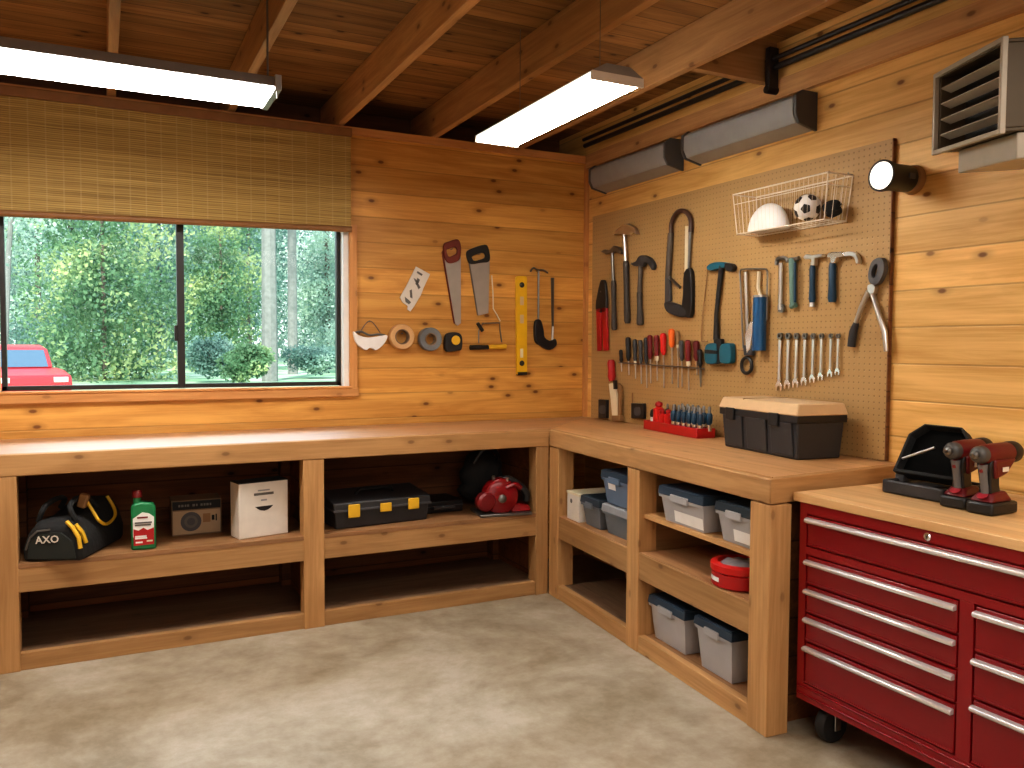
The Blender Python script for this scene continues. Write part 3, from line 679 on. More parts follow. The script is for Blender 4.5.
for (u, v, r, ri, mt, lab) in ((402.7, 336.8, .072, .038, 'tan', 'roll of tan tape hung on the plank wall'), (431.2, 339.2, .068, .031, 'tapegrey', 'roll of dark grey tape hung on the plank wall')):
    t = wall_thing('tape_roll', lab, 'tape', BK, u, v, 'tape rolls'); p = BK(u, v, .052)
    MB().lathe(p, (0, 1, 0), [(ri+.006, .002), (r-.003, 0), (r, .004), (r, .044), (r-.003, .048), (ri+.006, .048), (ri+.006, .002)], 32).build('tape', mt, t, world=True)
    MB().lathe(p, (0, 1, 0), [(ri, .0015), (ri+.0058, .0015), (ri+.0058, .0485), (ri, .0485), (ri, .0015)], 32).build('core', 'brownbox', t, world=True)
t = wall_thing('tape_measure', 'black tape measure with yellow centre on the plank wall', 'tape measure', BK, 454, 342)
flat(MB(), BK, NB, c(smoothpts([(548, 636), (572, 612), (620, 614), (640, 640), (638, 704), (612, 716), (550, 716)])), .045, .038).build('case', 'blackr', t, world=True, bevel=.005)
p = BK(350+604*.1757, 225+656*.1757, .0495); MB().lathe(p, (0, 1, 0), [(.006, 0), (.026, 0), (.028, .003), (.028, .006), (.006, .006)], 24).build('centre_disc', 'yellowp', t, world=True, label='yellow centre disc')

# ------------------------------------------------------------------ pegboard and what hangs on it
pt = RT(896, 140, .018); pl = RT(597, 213, .018)
pgt = thing('pegboard', 'large tan perforated pegboard covering the pine wall', 'pegboard', (-.009, -1.2, 1.5))
yr = -2.285; yl = -.10; zt_ = 2.165
MB().box((-.018, yr, .903), (-.004, yl, zt_)).build('board', 'peg', pgt, world=True)
MB().box((-.0195, yr-.006, .903), (-.002, yr-.0005, zt_)).build('edge_strip', 'darkwood', pgt, world=True)
OFF = .036
def peg_thing(name, label, cat, u, v, group=None): return thing(name, label, cat, RT(u, v, .02), group=group)
c = crop(584, 210, .1953)
# red pliers
t = peg_thing('pliers', 'red-handled pliers with black head hung nearest the room corner', 'pliers', 600, 318)
flat(MB(), RT, NRT, c(smoothpts([(92, 358), (106, 372), (114, 470), (108, 520), (64, 520), (60, 470), (80, 372)])), OFF+.006, .016).build('head', 'black', t, world=True, bevel=.003)
flat(MB(), RT, NRT, c([(60, 505), (84, 500), (82, 720), (66, 722)]), OFF+.006, .016).build('handle', 'redp', t, world=True, bevel=.004)
flat(MB(), RT, NRT, c([(88, 500), (114, 495), (118, 718), (98, 722)]), OFF+.006, .016).build('handle', 'redp', t, world=True, bevel=.004)
def hammer(label, head, hm_, shaft, s_m, grip, g_m, u, v, extra=None, gw=(.012, .014), sw=.008):
    t = peg_thing('hammer', label, 'hammer', u, v, 'hammers on the pegboard')
    flat(MB(), RT, NRT, head, OFF+.018, .026).build('head', hm_, t, world=True, bevel=.004)
    MB().tube(line(RT, shaft, OFF+.006), sw, 10).build('shaft', s_m, t, world=True)
    g = [Vector(p) for p in line(RT, grip, OFF+.006)]
    a, b = g[0], g[-1]; L = (b-a).length
    MB().lathe(a, b-a, [(gw[0]*.8, 0), (gw[0], L*.05), (gw[0]*.92, L*.5), (gw[1], L*.85), (gw[1], L*.96), (gw[1]*.7, L)], 14).build('grip', g_m, t, world=True)
    if extra: extra(t)
    return t
hammer('slim hammer with small dull head and black grip, beside the red pliers', c([(84, 212), (102, 202), (126, 206), (150, 182), (172, 190), (190, 210), (184, 226), (158, 214), (130, 222), (110, 228)]), 'steel_d',
       c([(144, 215), (150, 370)]), 'steel_d', c([(150, 362), (155, 615)]), 'worn', 612, 290, gw=(.0155, .0175), sw=.0105)
hammer('tallest hammer on the pegboard, bright steel neck and long black grip', c([(148, 128), (166, 98), (200, 80), (222, 70), (258, 92), (268, 124), (240, 112), (222, 128), (196, 126), (172, 124)]), 'steel',
       c([(206, 120), (214, 270)]), 'steel', c([(214, 262), (222, 580)]), 'worn', 624, 275, gw=(.018, .019), sw=.013)
def red_band(t): MB().cyl(RT(584+283*.1953, 210+395*.1953, OFF), RT(584+284*.1953, 210+425*.1953, OFF), .0125).build('red_band', 'redwood', t, world=True)
hammer('black hammer with rounded claw head and scuffed dark handle', c(smoothpts([(236, 274), (262, 262), (280, 236), (306, 232), (338, 250), (354, 284), (346, 308), (330, 282), (310, 268), (296, 290), (276, 288), (252, 286)], 3)), 'char',
       c([(290, 280), (284, 430)]), 'sleeve', c([(284, 420), (287, 590)]), 'worn', 638, 290, red_band, gw=(.017, .020), sw=.0135)
# hacksaw bow
c = crop(580, 190, .1758)
t = peg_thing('bow_hacksaw', 'bow hacksaw with rounded black frame and pale blade, on the pegboard', 'saw', 678, 265)
MB().tube(line(RT, c(smoothpts([(518, 250), (520, 190), (545, 135), (575, 118), (608, 130), (630, 175), (630, 240)], 4, False)), OFF), .0125, 10).build('bow', 'bow', t, world=True)
MB().tube(line(RT, c([(516, 245), (500, 500)]), OFF), .0165, 10).build('grip_sleeve', 'sleeve', t, world=True)
MB().tube(line(RT, c([(628, 225), (618, 470)]), OFF), .007, 8).build('spine', 'steel_d', t, world=True)
flat(MB(), RT, NRT, c([(598, 205), (616, 205), (610, 470), (594, 470)]), OFF+.006, .012).build('blade', 'cream', t, world=True)
MB().tube(line(RT, c([(505, 495), (570, 555)]), OFF), .008, 8).build('brace', 'steel_d', t, world=True)
flat(MB(), RT, NRT, c(smoothpts([(590, 470), (628, 462), (630, 700), (596, 722), (574, 700), (582, 600)], 3)), OFF+.012, .026).build('handle', 'black', t, world=True, bevel=.004)
flat(MB(), RT, NRT, c([(482, 490), (505, 490), (510, 630), (480, 650)]), OFF+.008, .018).build('lower_frame', 'dgrey', t, world=True, bevel=.003)
flat(MB(), RT, NRT, c(smoothpts([(478, 640), (520, 640), (590, 672), (600, 715), (560, 722), (490, 690)], 3)), OFF+.013, .028).build('lower_grip', 'char', t, world=True, bevel=.004)
# teal mallet with wire loop
c = crop(690, 250, .1758)
t = peg_thing('mallet', 'mallet-like tool with teal head and bulky teal foot on a thin black shaft', 'mallet', 717, 315)
flat(MB(), RT, NRT, c(smoothpts([(92, 98), (120, 74), (180, 68), (228, 80), (240, 100), (226, 118), (196, 100), (150, 108), (110, 118)], 3)), OFF+.012, .03).build('head', 'teal', t, world=True, bevel=.003)
flat(MB(), RT, NRT, c(smoothpts([(196, 76), (232, 78), (244, 100), (230, 122), (200, 112)], 3)), OFF+.014, .028).build('head_cap', 'black', t, world=True, bevel=.003)
MB().tube(line(RT, c([(180, 90), (150, 360), (150, 510)]), OFF), [.014, .011, .017], 10).build('shaft', 'black', t, world=True)
for (a, b, d, e) in ((82, 148, 535, 648), (166, 228, 535, 645)):
    flat(MB(), RT, NRT, c(smoothpts([(a, d+30), (a+14, d), (b-8, d-4), (b, d+20), (b, e-16), (b-12, e), (a+14, e), (a, e-22)], 3)), OFF+.026, .035).build('foot', 'teal', t, world=True, bevel=.004)
flat(MB(), RT, NRT, c([(82, 566), (150, 572), (150, 592), (82, 588)]), OFF+.028, .038).build('foot_band', 'black', t, world=True)
flat(MB(), RT, NRT, c([(132, 505), (172, 505), (178, 645), (140, 648)]), OFF+.02, .026).build('foot_core', 'black', t, world=True, bevel=.003)
MB().tube(line(RT, c(smoothpts([(100, 110), (92, 200), (76, 330), (64, 500), (78, 520), (100, 520)], 4, False)), OFF-.006), .003, 6).build('wire_loop', 'brownring', t, world=True)
# caulking gun
t = peg_thing('caulking_gun', 'caulking gun with a blue cartridge in a steel wire frame, black grip ring', 'caulking gun', 755, 320)
MB().tube(line(RT, c(smoothpts([(304, 560), (296, 420), (288, 200), (284, 122), (310, 110), (410, 108), (440, 124), (438, 240), (436, 400)], 3, False)), OFF), .0045, 8).build('frame', 'steel_d', t, world=True)
MB().tube(line(RT, c([(316, 125), (322, 300), (330, 560)]), OFF), .0085, 10).build('push_rod', 'steel', t, world=True)
MB().tube(line(RT, c([(392, 122), (388, 215), (402, 268)]), OFF), .008, 8).build('nozzle', 'cream', t, world=True)
MB().cyl(RT(690+398*.1758, 250+265*.1758, OFF+.018), RT(690+392*.1758, 250+572*.1758, OFF+.018), .031, n=20).build('cartridge', 'blue', t, world=True)
MB().cyl(RT(690+398*.1758, 250+258*.1758, OFF+.018), RT(690+398*.1758, 250+270*.1758, OFF+.018), .033, n=20).build('cartridge_rim', 'steel', t, world=True)
flat(MB(), RT, NRT, c([(310, 480), (345, 400), (362, 420), (340, 560), (320, 590)]), OFF+.014, .02).build('trigger', 'chrome', t, world=True, bevel=.003)
flat(MB(), RT, NRT, c([(300, 540), (350, 545), (352, 600), (305, 600)]), OFF+.01, .02).build('trigger_block', 'dgrey', t, world=True, bevel=.003)
MB().tube(line(RT, c(smoothpts([(320, 612), (346, 630), (348, 680), (322, 700), (298, 684), (296, 635)], 4)), OFF), .0085, 10, closed=True).build('grip_ring', 'black', t, world=True)
MB().tube(line(RT, c([(268, 566), (310, 572)]), OFF-.004), .003, 6).build('hook_wire', 'brownring', t, world=True)
# four short hammers and tools
c = crop(770, 240, .2083)
t = peg_thing('adjustable_wrench', 'steel tool with curved jaw, first in the row above the wrenches', 'wrench', 782, 283, 'short hanging tools')
MB().tube(line(RT, c([(52, 110), (50, 335)]), OFF), .0095, 10).build('shaft', 'steel', t, world=True)
MB().tube(line(RT, c(smoothpts([(32, 120), (34, 95), (52, 86), (78, 90), (84, 106)], 4, False)), OFF), .009, 8).build('jaw', 'steel_d', t, world=True)
flatring(MB(), RT, NRT, c(smoothpts([(36, 315), (50, 305), (64, 318), (60, 345), (40, 345)], 3)), c(smoothpts([(45, 322), (50, 318), (56, 324), (54, 336), (46, 336)], 3)), OFF+.006, .012).build('ring_end', 'steel_d', t, world=True)
t = peg_thing('nail_puller', 'tool with pale grey-green handle, between steel jaw and small hammer', 'hand tool', 796, 282, 'short hanging tools')
MB().tube(line(RT, c([(108, 90), (110, 318)]), OFF), [.017, .0135], 12).build('handle', 'tealg', t, world=True)
MB().tube(line(RT, c([(120, 110), (120, 300)]), OFF+.012), .006, 8).build('inlay', 'navy', t, world=True)
MB().tube(line(RT, c([(90, 96), (128, 92), (140, 86)]), OFF), .010, 8).build('head', 'steel_d', t, world=True)
MB().tube(line(RT, c([(100, 318), (124, 312)]), OFF), .012, 8).build('butt', 'tealg', t, world=True)
def shortham(lab, hx, hy, gx, y0, y1, gm, bright):
    t = peg_thing('hammer', lab, 'hammer', 770+hx*.2083, 240+hy*.2083, 'short hanging tools')
    if bright:
        flat(MB(), RT, NRT, c([(272, 66), (290, 58), (352, 56), (356, 78), (318, 84), (306, 112), (290, 112), (288, 86), (274, 88)]), OFF+.014, .028).build('head', 'chrome', t, world=True, bevel=.003)
        flat(MB(), RT, NRT, c(smoothpts([(352, 60), (392, 56), (414, 72), (424, 106), (412, 112), (404, 88), (384, 76), (352, 78)], 3)), OFF+.012, .022).build('claw', 'steel', t, world=True, bevel=.002)
    else:
        flat(MB(), RT, NRT, c([(158, 82), (170, 68), (198, 72), (246, 66), (250, 80), (214, 88), (212, 122), (198, 122), (196, 92), (164, 92)]), OFF+.012, .024).build('head', 'steel', t, world=True, bevel=.003)
    MB().tube(line(RT, c([(gx, hy+20), (gx, y0+10)]), OFF), .008, 10).build('neck', 'steel', t, world=True)
    a, b = line(RT, c([(gx, y0), (gx-2, y1)]), OFF); L = (b-a).length; k = 1.2 if bright else 1
    MB().lathe(a, b-a, [(.010*k, 0), (.013*k, L*.1), (.012*k, L*.5), (.015*k, L*.9), (.012*k, L)], 14).build('grip', gm, t, world=True)
    if not bright: MB().cyl(RT(770+202*.2083, 240+296*.2083, OFF), RT(770+202*.2083, 240+320*.2083, OFF), .010, .013).build('steel_butt', 'steel', t, world=True)
shortham('small hammer with dull head and blue-grey handle, third in the short row', 205, 85, 204, 122, 300, 'navy', False)
shortham('claw hammer with shiny head and navy grip, next to the big nippers', 310, 75, 300, 108, 298, 'navy', True)
# end nippers / loppers
t = peg_thing('cable_cutter', 'large cutter with grey jaws and two splayed long handles', 'cutter', 875, 300)
flatring(MB(), RT, NRT, c(smoothpts([(512, 86), (540, 92), (548, 140), (530, 190), (508, 214), (478, 206), (470, 165), (484, 110)], 3)), c(smoothpts([(503, 118), (512, 116), (514, 140), (506, 170), (496, 182), (488, 176), (486, 156), (494, 130)], 3)), OFF+.012, .024).build('jaw', 'dgrey', t, world=True, bevel=.003)
flat(MB(), RT, NRT, c(smoothpts([(466, 218), (496, 212), (500, 240), (490, 260), (470, 252)], 3)), OFF+.013, .026).build('pivot', 'steel', t, world=True, bevel=.003)
MB().tube(line(RT, c([(474, 246), (440, 320), (408, 408)]), OFF), [.011, .0105, .009], 10).build('handle', 'steel', t, world=True)
MB().tube(line(RT, c([(414, 398), (400, 440), (390, 512)]), OFF), [.012, .0165, .016], 10).build('grip', 'char', t, world=True, label='dark grip')
MB().tube(line(RT, c([(488, 246), (520, 350), (550, 440), (558, 535)]), OFF), [.011, .0105, .012, .009], 10).build('handle', 'steel', t, world=True)
# wrenches: the first one is modelled, the others are copies sized down
xs = (779.4, 787.7, 796, 804.4, 812.7, 821, 830.4, 837.7); yt = 336; ybt = (388.5, 387, 385.5, 383.5, 381, 378.5, 375.5, 373.5)
ordn = ('longest combination wrench, at the pale end of the wrench row under the short tools', 'second longest combination wrench, beside the longest', 'third combination wrench from the long end of the row', 'fourth combination wrench from the long end of the row',
        'fourth combination wrench from the short end of the row', 'third combination wrench from the short end of the row', 'second shortest combination wrench in the row', 'shortest combination wrench, at the cutter end of the row')
for i in range(8):
    a, b = RT(xs[i], yt, OFF), RT(xs[i]-1.8+i*.22, ybt[i], OFF); L = (a-b).length; k = L/.27
    if i == 0:
        w0 = thing('combination_wrench', ordn[0], 'wrench', a, -PI/2, 'combination wrenches'); L0 = L
        MB().prism([(-.0075, 0, -.018), (.0075, 0, -.018), (.006, 0, -L*.5), (.0085, 0, -L+.03), (-.0085, 0, -L+.03), (-.006, 0, -L*.5)], (0, .009, 0)).build('shank', 'steel', w0, bevel=.002)
        MB().lathe((0, -.002, 0), (0, 1, 0), [(.007, 0), (.015, 0), (.015, .013), (.007, .013), (.007, 0)], 20).build('ring_head', 'steel_d', w0)
        hd_ = [(-.009, -L+.034), (-.020, -L+.014), (-.018, -L-.008), (-.010, -L-.012), (-.008, -L+.008), (0, -L+.014), (.008, -L+.008), (.010, -L-.012), (.018, -L-.008), (.020, -L+.014), (.009, -L+.034)]
        MB().prism([(x, -.001, z) for x, z in hd_], (0, .011, 0)).build('open_jaw', 'chrome', w0, bevel=.001)
        MB().tube([(0, .014, .004), (0, -.004, .004), (0, -.010, .010)], .0025, 6).build('hanging_peg', 'steel_d', w0)
    else:
        o = copy_tree(w0); place(o, a, -PI/2, ordn[i]); s = (a-b).length/L0; o.scale = (s*.98, s, s)
# red scraper standing on the bench, sockets
c = crop(590, 320, .1172)
t = thing('putty_knife', 'red-handled knife with pale blade standing upright by the corner', 'knife', RT(612, 400, .05))
g = [RT(590+a*.1172, 320+b*.1172, .05) for a, b in ((180, 340), (186, 520))]
MB().lathe(g[0], g[1]-g[0], [(.017, 0), (.024, .02), (.021, .06), (.025, .1), (.018, (g[1]-g[0]).length)], 14).build('handle', 'orange' if False else 'redp', t, world=True)
flat(MB(), RT, NRT, c([(160, 545), (205, 535), (228, 660), (232, 830), (190, 835), (178, 700)]), .052, .012).build('blade', 'cream', t, world=True)
flat(MB(), RT, NRT, c([(196, 515), (212, 515), (216, 590), (200, 590)]), .056, .016).build('ferrule', 'black', t, world=True)
flat(MB(), RT, NRT, c([(240, 540), (262, 560), (258, 800), (250, 830), (236, 830)]), .048, .01).build('back_blade', 'brownring', t, world=True)
flat(MB(), RT, NRT, c([(182, 815), (250, 815), (252, 862), (182, 862)]), .06, .03).build('foot', 'brownring', t, world=True, bevel=.002)
for (u0, v0, u1, v1, lab) in ((598.2, 399.5, 606.2, 418.5, 'narrow black socket plate on the pegboard nearest the corner'), (631, 403, 643.4, 418.8, 'square black socket plate between the corner and red tray')):
    t = peg_thing('wall_socket', lab, 'socket', (u0+u1)/2, (v0+v1)/2, 'wall sockets')
    flat(MB(), RT, NRT, [(u0, v0), (u1, v0+.6), (u1, v1), (u0, v1-.6)], .040, .020).build('plate', 'socket', t, world=True, bevel=.002)
    uc, vc = (u0+u1)/2, (v0+v1)/2
    flat(MB(), RT, NRT, smoothpts([(uc-2.6, vc-3), (uc+2.6, vc-3), (uc+2.6, vc+4), (uc-2.6, vc+4)], 3), .042, .004).build('socket_face', 'dgrey', t, world=True)
    if u0 > 620: MB().tube(line(RT, [(632.6, 404), (632.4, 393)], .03), .004, 6).build('upright_pin', 'brownring', t, world=True)
# screwdrivers
rail = thing('tool_rail', 'thin steel rail holding the screwdriver row on the pegboard', 'rail', RT(660, 366, .02))
MB().tube(line(RT, [(619, 362.5), (704, 368.5)], .055), .0035, 6).build('front_wire', 'steel_d', rail, world=True)
MB().tube(line(RT, [(619, 362.8), (704, 368.8)], .030), .0035, 6).build('back_wire', 'steel_d', rail, world=True)
for u in (619, 704): MB().tube(line(RT, [(u, 363+(u-619)*.07)], .02)+line(RT, [(u, 363+(u-619)*.07)], .056), .003, 6).build('arm', 'steel_d', rail, world=True)
sd = [(262, 255, 362, 440, 'blackr', 1.0, 'short black screwdriver at the corner end of the rail'), (324, 148, 350, 470, 'black', 1.5, 'black thick-handled screwdriver, second on the rail'),
      (382, 165, 372, 500, 'char', 1.1, 'slim dark screwdriver just past the thick black one'), (430, 172, 378, 545, 'dgrey', 1.0, 'slim grey-handled screwdriver beside the longest shaft'),
      (476, 150, 375, 580, 'char', 1.1, 'dark screwdriver with the long thin shaft in mid rail'), (510, 128, 335, 540, 'maroon', 1.4, 'black-purple screwdriver before the red ones'),
      (566, 128, 330, 520, 'maroon', 1.4, 'dark red screwdriver with pale streak, before the bright red one'), (622, 112, 300, 580, 'redb', 1.7, 'bright red screwdriver standing on the rail'),
      (694, 76, 235, 545, 'orange', 1.7, 'tall orange-handled screwdriver, highest on the rail'), (744, 95, 225, 575, 'brownring', 1.0, 'thin tan screwdriver beside the orange one'),
      (778, 175, 350, 570, 'dgrey', 1.1, 'grey slim screwdriver after the orange one'), (834, 170, 375, 600, 'maroon', 1.5, 'dark red thick screwdriver, second from the teal mallet'),
      (905, 178, 350, 470, 'drillred', 1.7, 'crimson thick screwdriver nearest the teal mallet'), (936, 250, 405, 570, 'black', 1.2, 'black screwdriver with thick dark shaft at the rail end')]
for k, (x, y0, y1, y2, mt, wd, lab) in enumerate(sd):
    u = 590+x*.1172; of = .043
    a, b, e = RT(u, 320+y0*.1172, of), RT(u+.6, 320+y1*.1172, of), RT(u+1., 320+y2*.1172, of)
    t = thing('screwdriver', lab, 'screwdriver', a, group='screwdrivers on the rail'); L = (b-a).length; r = .0118*wd**.75
    MB().lathe(a, b-a, [(r*.55, 0), (r*.95, .006), (r, L*.25), (r*.86, L*.6), (r*.98, L*.8), (r*.6, L*.95), (r*.4, L)], 10).build('handle', mt, t, world=True)
    MB().cyl(b, e, .0045 if k < 13 else .008, .0035, 8).build('shaft', 'steel' if k < 13 else 'steel_d', t, world=True)
    if k in (2, 6, 9, 11): MB().lathe(b-(b-a)*.12, b-a, [(r*.75, 0), (r*.75, L*.2)], 10).build('collar', 'cream', t, world=True)
# wire basket with hard hat, football and a rag
bk = thing('wire_basket', 'white wire basket fixed high on the pegboard', 'basket', (-.02, -1.78, 2.0))
y0, y1, xo, xi, zt0, zb0 = -1.50, -2.062, -.165, -.024, 2.068, 1.945
y0, y1 = RT(733, 196, .165).y, RT(828, 171, .165).y
zt0 = (RT(733, 196, .165).z+RT(828, 171, .165).z)/2; zb0 = RT(738, 235, .15).z+.004
yb0, yb1 = y0-.012, y1+.03
P = lambda x, y, z: Vector((x, y, z)); xb_ = -.148
MB().tube([P(xo, y0, zt0), P(xo, y1, zt0), P(xi, y1, zt0), P(xi, y0, zt0)], .0035, 6, True).build('top_rim', 'wire', bk, world=True)
MB().tube([P(xb_, yb0, zb0), P(xb_, yb1, zb0), P(xi, yb1, zb0), P(xi, yb0, zb0)], .0032, 6, True).build('bottom_rim', 'wire', bk, world=True)
MB().tube([P(xo+.006, y0-.004, zt0-.045), P(xo+.006, y1+.008, zt0-.045), P(xi, y1+.008, zt0-.045)], .002, 6).build('middle_wire', 'wire', bk, world=True)
mb = MB(); n = 22
for i in range(n+1):
    f = i/n; ya_, yb_ = y0+(y1-y0)*f, yb0+(yb1-yb0)*f; r = .0026 if i in (0, n) else .0007
    mb.tube([P(xo, ya_, zt0), P(xb_, yb_, zb0), P(xi, yb_, zb0), P(xi, ya_, zt0)], r, 5)
for f in (.33, .66): mb.tube([P(xb_+(xi-xb_)*f, yb0, zb0), P(xb_+(xi-xb_)*f, yb1, zb0)], .0012, 5)
for f in (.33, .66):
    xx = xo+(xi-xo)*f; xb2_ = xb_+(xi-xb_)*f; mb.tube([P(xx, y1, zt0), P(xb2_, yb1, zb0)], .0013, 5); mb.tube([P(xx, y0, zt0), P(xb2_, yb0, zb0)], .0013, 5)
mb.build('wire_mesh', 'wire', bk, world=True)
hp = RT(768, 230, .086); hp.z = zb0+.005
t = thing('hard_hat', 'white hard hat lying in the wire basket beside the football', 'hat', hp)
mb = MB(); vs = []; nu, nv = 28, 9
mb.ball((0, 0, .004), (.052, .118, .118), nu, nv, 0, .5).build('shell', 'white', t)
MB().lathe((0, 0, 0), (0, 0, 1), [(.001, 0), (.049, 0), (.05, .004), (.001, .006)], 28).build('brim', 'white', t).scale = (1.1, 2.45, 1)
ball_c = RT(807.5, 207.5, .085)
rb_ = .056; ball_c.z = max(ball_c.z, zb0+rb_+.004)
t = thing('football', 'small white football with black patches in the wire basket', 'ball', ball_c)
def icoball():
    ph = (1+5**.5)/2; V = [Vector(p).normalized() for p in ((0,1,ph),(0,-1,ph),(0,1,-ph),(0,-1,-ph),(1,ph,0),(-1,ph,0),(1,-ph,0),(-1,-ph,0),(ph,0,1),(-ph,0,1),(ph,0,-1),(-ph,0,-1))]
    R = Euler((.5, .25, .9)).to_matrix(); return [R @ v for v in V]
MB().ball((0, 0, 0), rb_, 32, 20).build('ball_skin', 'white', t)
mb = MB()
for v in icoball():
    q = v.orthogonal().normalized(); w = v.cross(q)
    corner = [(q*math.cos(2*PI*k/5)+w*math.sin(2*PI*k/5))*.40 for k in range(5)]
    edge = [corner[k].lerp(corner[(k+1) % 5], f) for k in range(5) for f in (0, .34, .67)]
    vs = [v*(rb_*1.014)]
    for f in (.35, .7, 1): vs += [(v+e*f).normalized()*(rb_*1.014) for e in edge]
    mb.add(vs, [(0, 1+k, 1+(k+1) % 15) for k in range(15)]+[(1+15*l+k, 16+15*l+k, 16+15*l+(k+1) % 15, 1+15*l+(k+1) % 15) for l in (0, 1) for k in range(15)])
mb.build('black_patch', 'black', t)
rg = RT(833, 207, .08); rg.z = zb0+.004
t = thing('dark_rag', 'crumpled dark rag in the end of the wire basket', 'rag', rg)
mb = MB().ball((0, 0, .046), (.032, .038, .032), 24, 14)
mb.v = [v+Vector((.006*math.sin(v.y*190+v.z*90), .006*math.sin(v.z*150), .007*math.sin(v.y*130+v.x*160))) for v in mb.v]
mb.build('rag_cloth', 'soft', t)
# floodlight
fl = thing('wall_floodlight', 'black cylinder spotlight with glowing lens at the pegboard top corner', 'light', (0, -2.375, 1.99))
fc = Vector((0, -2.372, 1.990))
MB().lathe(fc+Vector((-.002, 0, 0)), (-1, 0, 0), [(.052, 0), (.056, .006), (.052, .028), (.04, .034)], 24).build('wall_ring', 'brownring', fl, world=True)
MB().lathe(fc+Vector((-.034, 0, 0)), (-1, 0, 0), [(.042, 0), (.05, .008), (.05, .10), (.058, .135), (.058, .15), (.053, .152), (.05, .146)], 28).build('lamp_body', 'black', fl, world=True)
MB().lathe(fc+Vector((-.180, 0, 0)), (-1, 0, 0), [(.051, 0), (.050, .004), (.03, .010), (.002, .012)], 28).build('lens', 'glare', fl, world=True)
MB().obox(fc+Vector((-.08, -.052, .0)), (.03, .006, .02)).build('side_switch', 'dgrey', fl, world=True)

# the nails and pegs that carry the wall tools
for nm, fn, u, v in (('hand_saw', BK, 452.5, 249), ('hand_saw.001', BK, 480, 254), ('coping_saw', BK, 484, 323.5), ('spirit_level', BK, 521, 285), ('hacksaw', BK, 538.5, 271), ('paper_card', BK, 418, 280), ('dust_mask', BK, 369.7, 321.5),
        ('tape_roll', BK, 402.7, 333.5), ('tape_roll.001', BK, 431.2, 336.5), ('tape_measure', BK, 454, 338), ('pliers', RT, 600.5, 292), ('hammer', RT, 612, 251), ('hammer.001', RT, 624.5, 230), ('hammer.002', RT, 640, 260),
        ('hammer.003', RT, 811.5, 258), ('hammer.004', RT, 831.5, 256), ('bow_hacksaw', RT, 681, 212), ('mallet', RT, 722, 266.5), ('caulking_gun', RT, 754, 269.5), ('adjustable_wrench', RT, 782, 259), ('nail_puller', RT, 794, 260.5), ('cable_cutter', RT, 873, 267),
        ('wire_basket', RT, 848, 174)):
    o = bpy.data.objects[nm]; b = fn(u, v, .03 if fn is BK else .045); a = Vector((b.x, -.001, b.z)) if fn is BK else Vector((-.0186, b.y, b.z))
    MB().tube([a, b, b+Vector((0, 0, .006))], .0022, 6).build('hanging_peg', 'steel_d', o, world=True)

# ------------------------------------------------------------------ on the worktop
# black toolbox with tan lid
a, b = HZ(721, 446, ZB), HZ(797, 461, ZB); L = (b-a).length; ang = math.atan2(b.y-a.y, b.x-a.x)
t = thing('toolbox', 'black plastic toolbox with a tan lid standing on the worktop', 'toolbox', a, ang)
D = .235; h = .178; hl = .048
def taper(mb, x0, x1, y0, y1, z0, z1, k): return mb.hexa([(x0+k,y0+k,z0),(x1-k,y0+k,z0),(x1-k,y1-k,z0),(x0+k,y1-k,z0)], [(x0,y0,z1),(x1,y0,z1),(x1,y1,z1),(x0,y1,z1)])
taper(MB(), 0, L, 0, D, .001, h, .012).build('body', 'char', t, bevel=.006)
for f in (.02, .34, .655): MB().hexa([(L*f+.012, .005, .012), (L*f+.145, .005, .012), (L*f+.145, .02, .012), (L*f+.012, .02, .012)], [(L*f+.012, -.008, h-.03), (L*f+.145, -.008, h-.03), (L*f+.145, .02, h-.03), (L*f+.012, .02, h-.03)]).build('front_panel', 'char', t, bevel=.003)
MB().box((-.006, -.008, h-.03), (L+.006, D+.006, h)).build('rim', 'black', t, bevel=.003)
taper(MB(), -.008, L+.008, -.010, D+.008, h+hl, h, 0).build
MB().hexa([(-.010, -.012, h), (L+.010, -.012, h), (L+.010, D+.010, h), (-.010, D+.010, h)], [(.004, .004, h+hl), (L-.004, .004, h+hl), (L-.004, D, h+hl), (.004, D, h+hl)]).build('lid', 'tanlid', t, bevel=.006)
MB().box((L*.30, .003, h+.01), (L*.31, D, h+hl+.002)).build('lid_seam', 'brownring', t)
for f in (.16, .74): MB().box((L*f-.03, -.018, h-.05), (L*f+.03, -.008, h+.004)).build('latch', 'black', t, bevel=.003)
# red tray of bits
a = Vector((-.133, -.825, ZB)); b = Vector((-.180, -1.335, ZB)); L = (b-a).length; ang = math.atan2(b.y-a.y, b.x-a.x)
t = thing('bit_tray', 'long red tray on the worktop holding small drivers', 'tray', a, ang)
tw, th_ = .108, .05
MB().box((0, 0, .001), (L, tw, .012)).ring([(0,0,.012),(L,0,.012),(L,tw,.012),(0,tw,.012)], [(.008,.008,.012),(L-.008,.008,.012),(L-.008,tw-.008,.012),(.008,tw-.008,.012)], (0, 0, th_-.012)).box((.008, .008, .012), (L-.008, tw-.008, .034)).build('tray', 'redp', t, bevel=.003)
TM = Matrix.Translation(a) @ Matrix.Rotation(ang, 4, 'Z')
def in_tray(name, label, x, y, parts, group):
    o = thing(name, label, 'driver', mat=TM @ Matrix.Translation((x, y, .0345)), group=group)
    for nm, mt, prof in parts: MB().lathe((0, 0, 0), (0, 0, 1), prof, 12).build(nm, mt, o)
    return o
kk = 0
nm1 = ('corner end', 'second place', 'third place', 'fourth place', 'fifth place', 'far tray end')
first = None
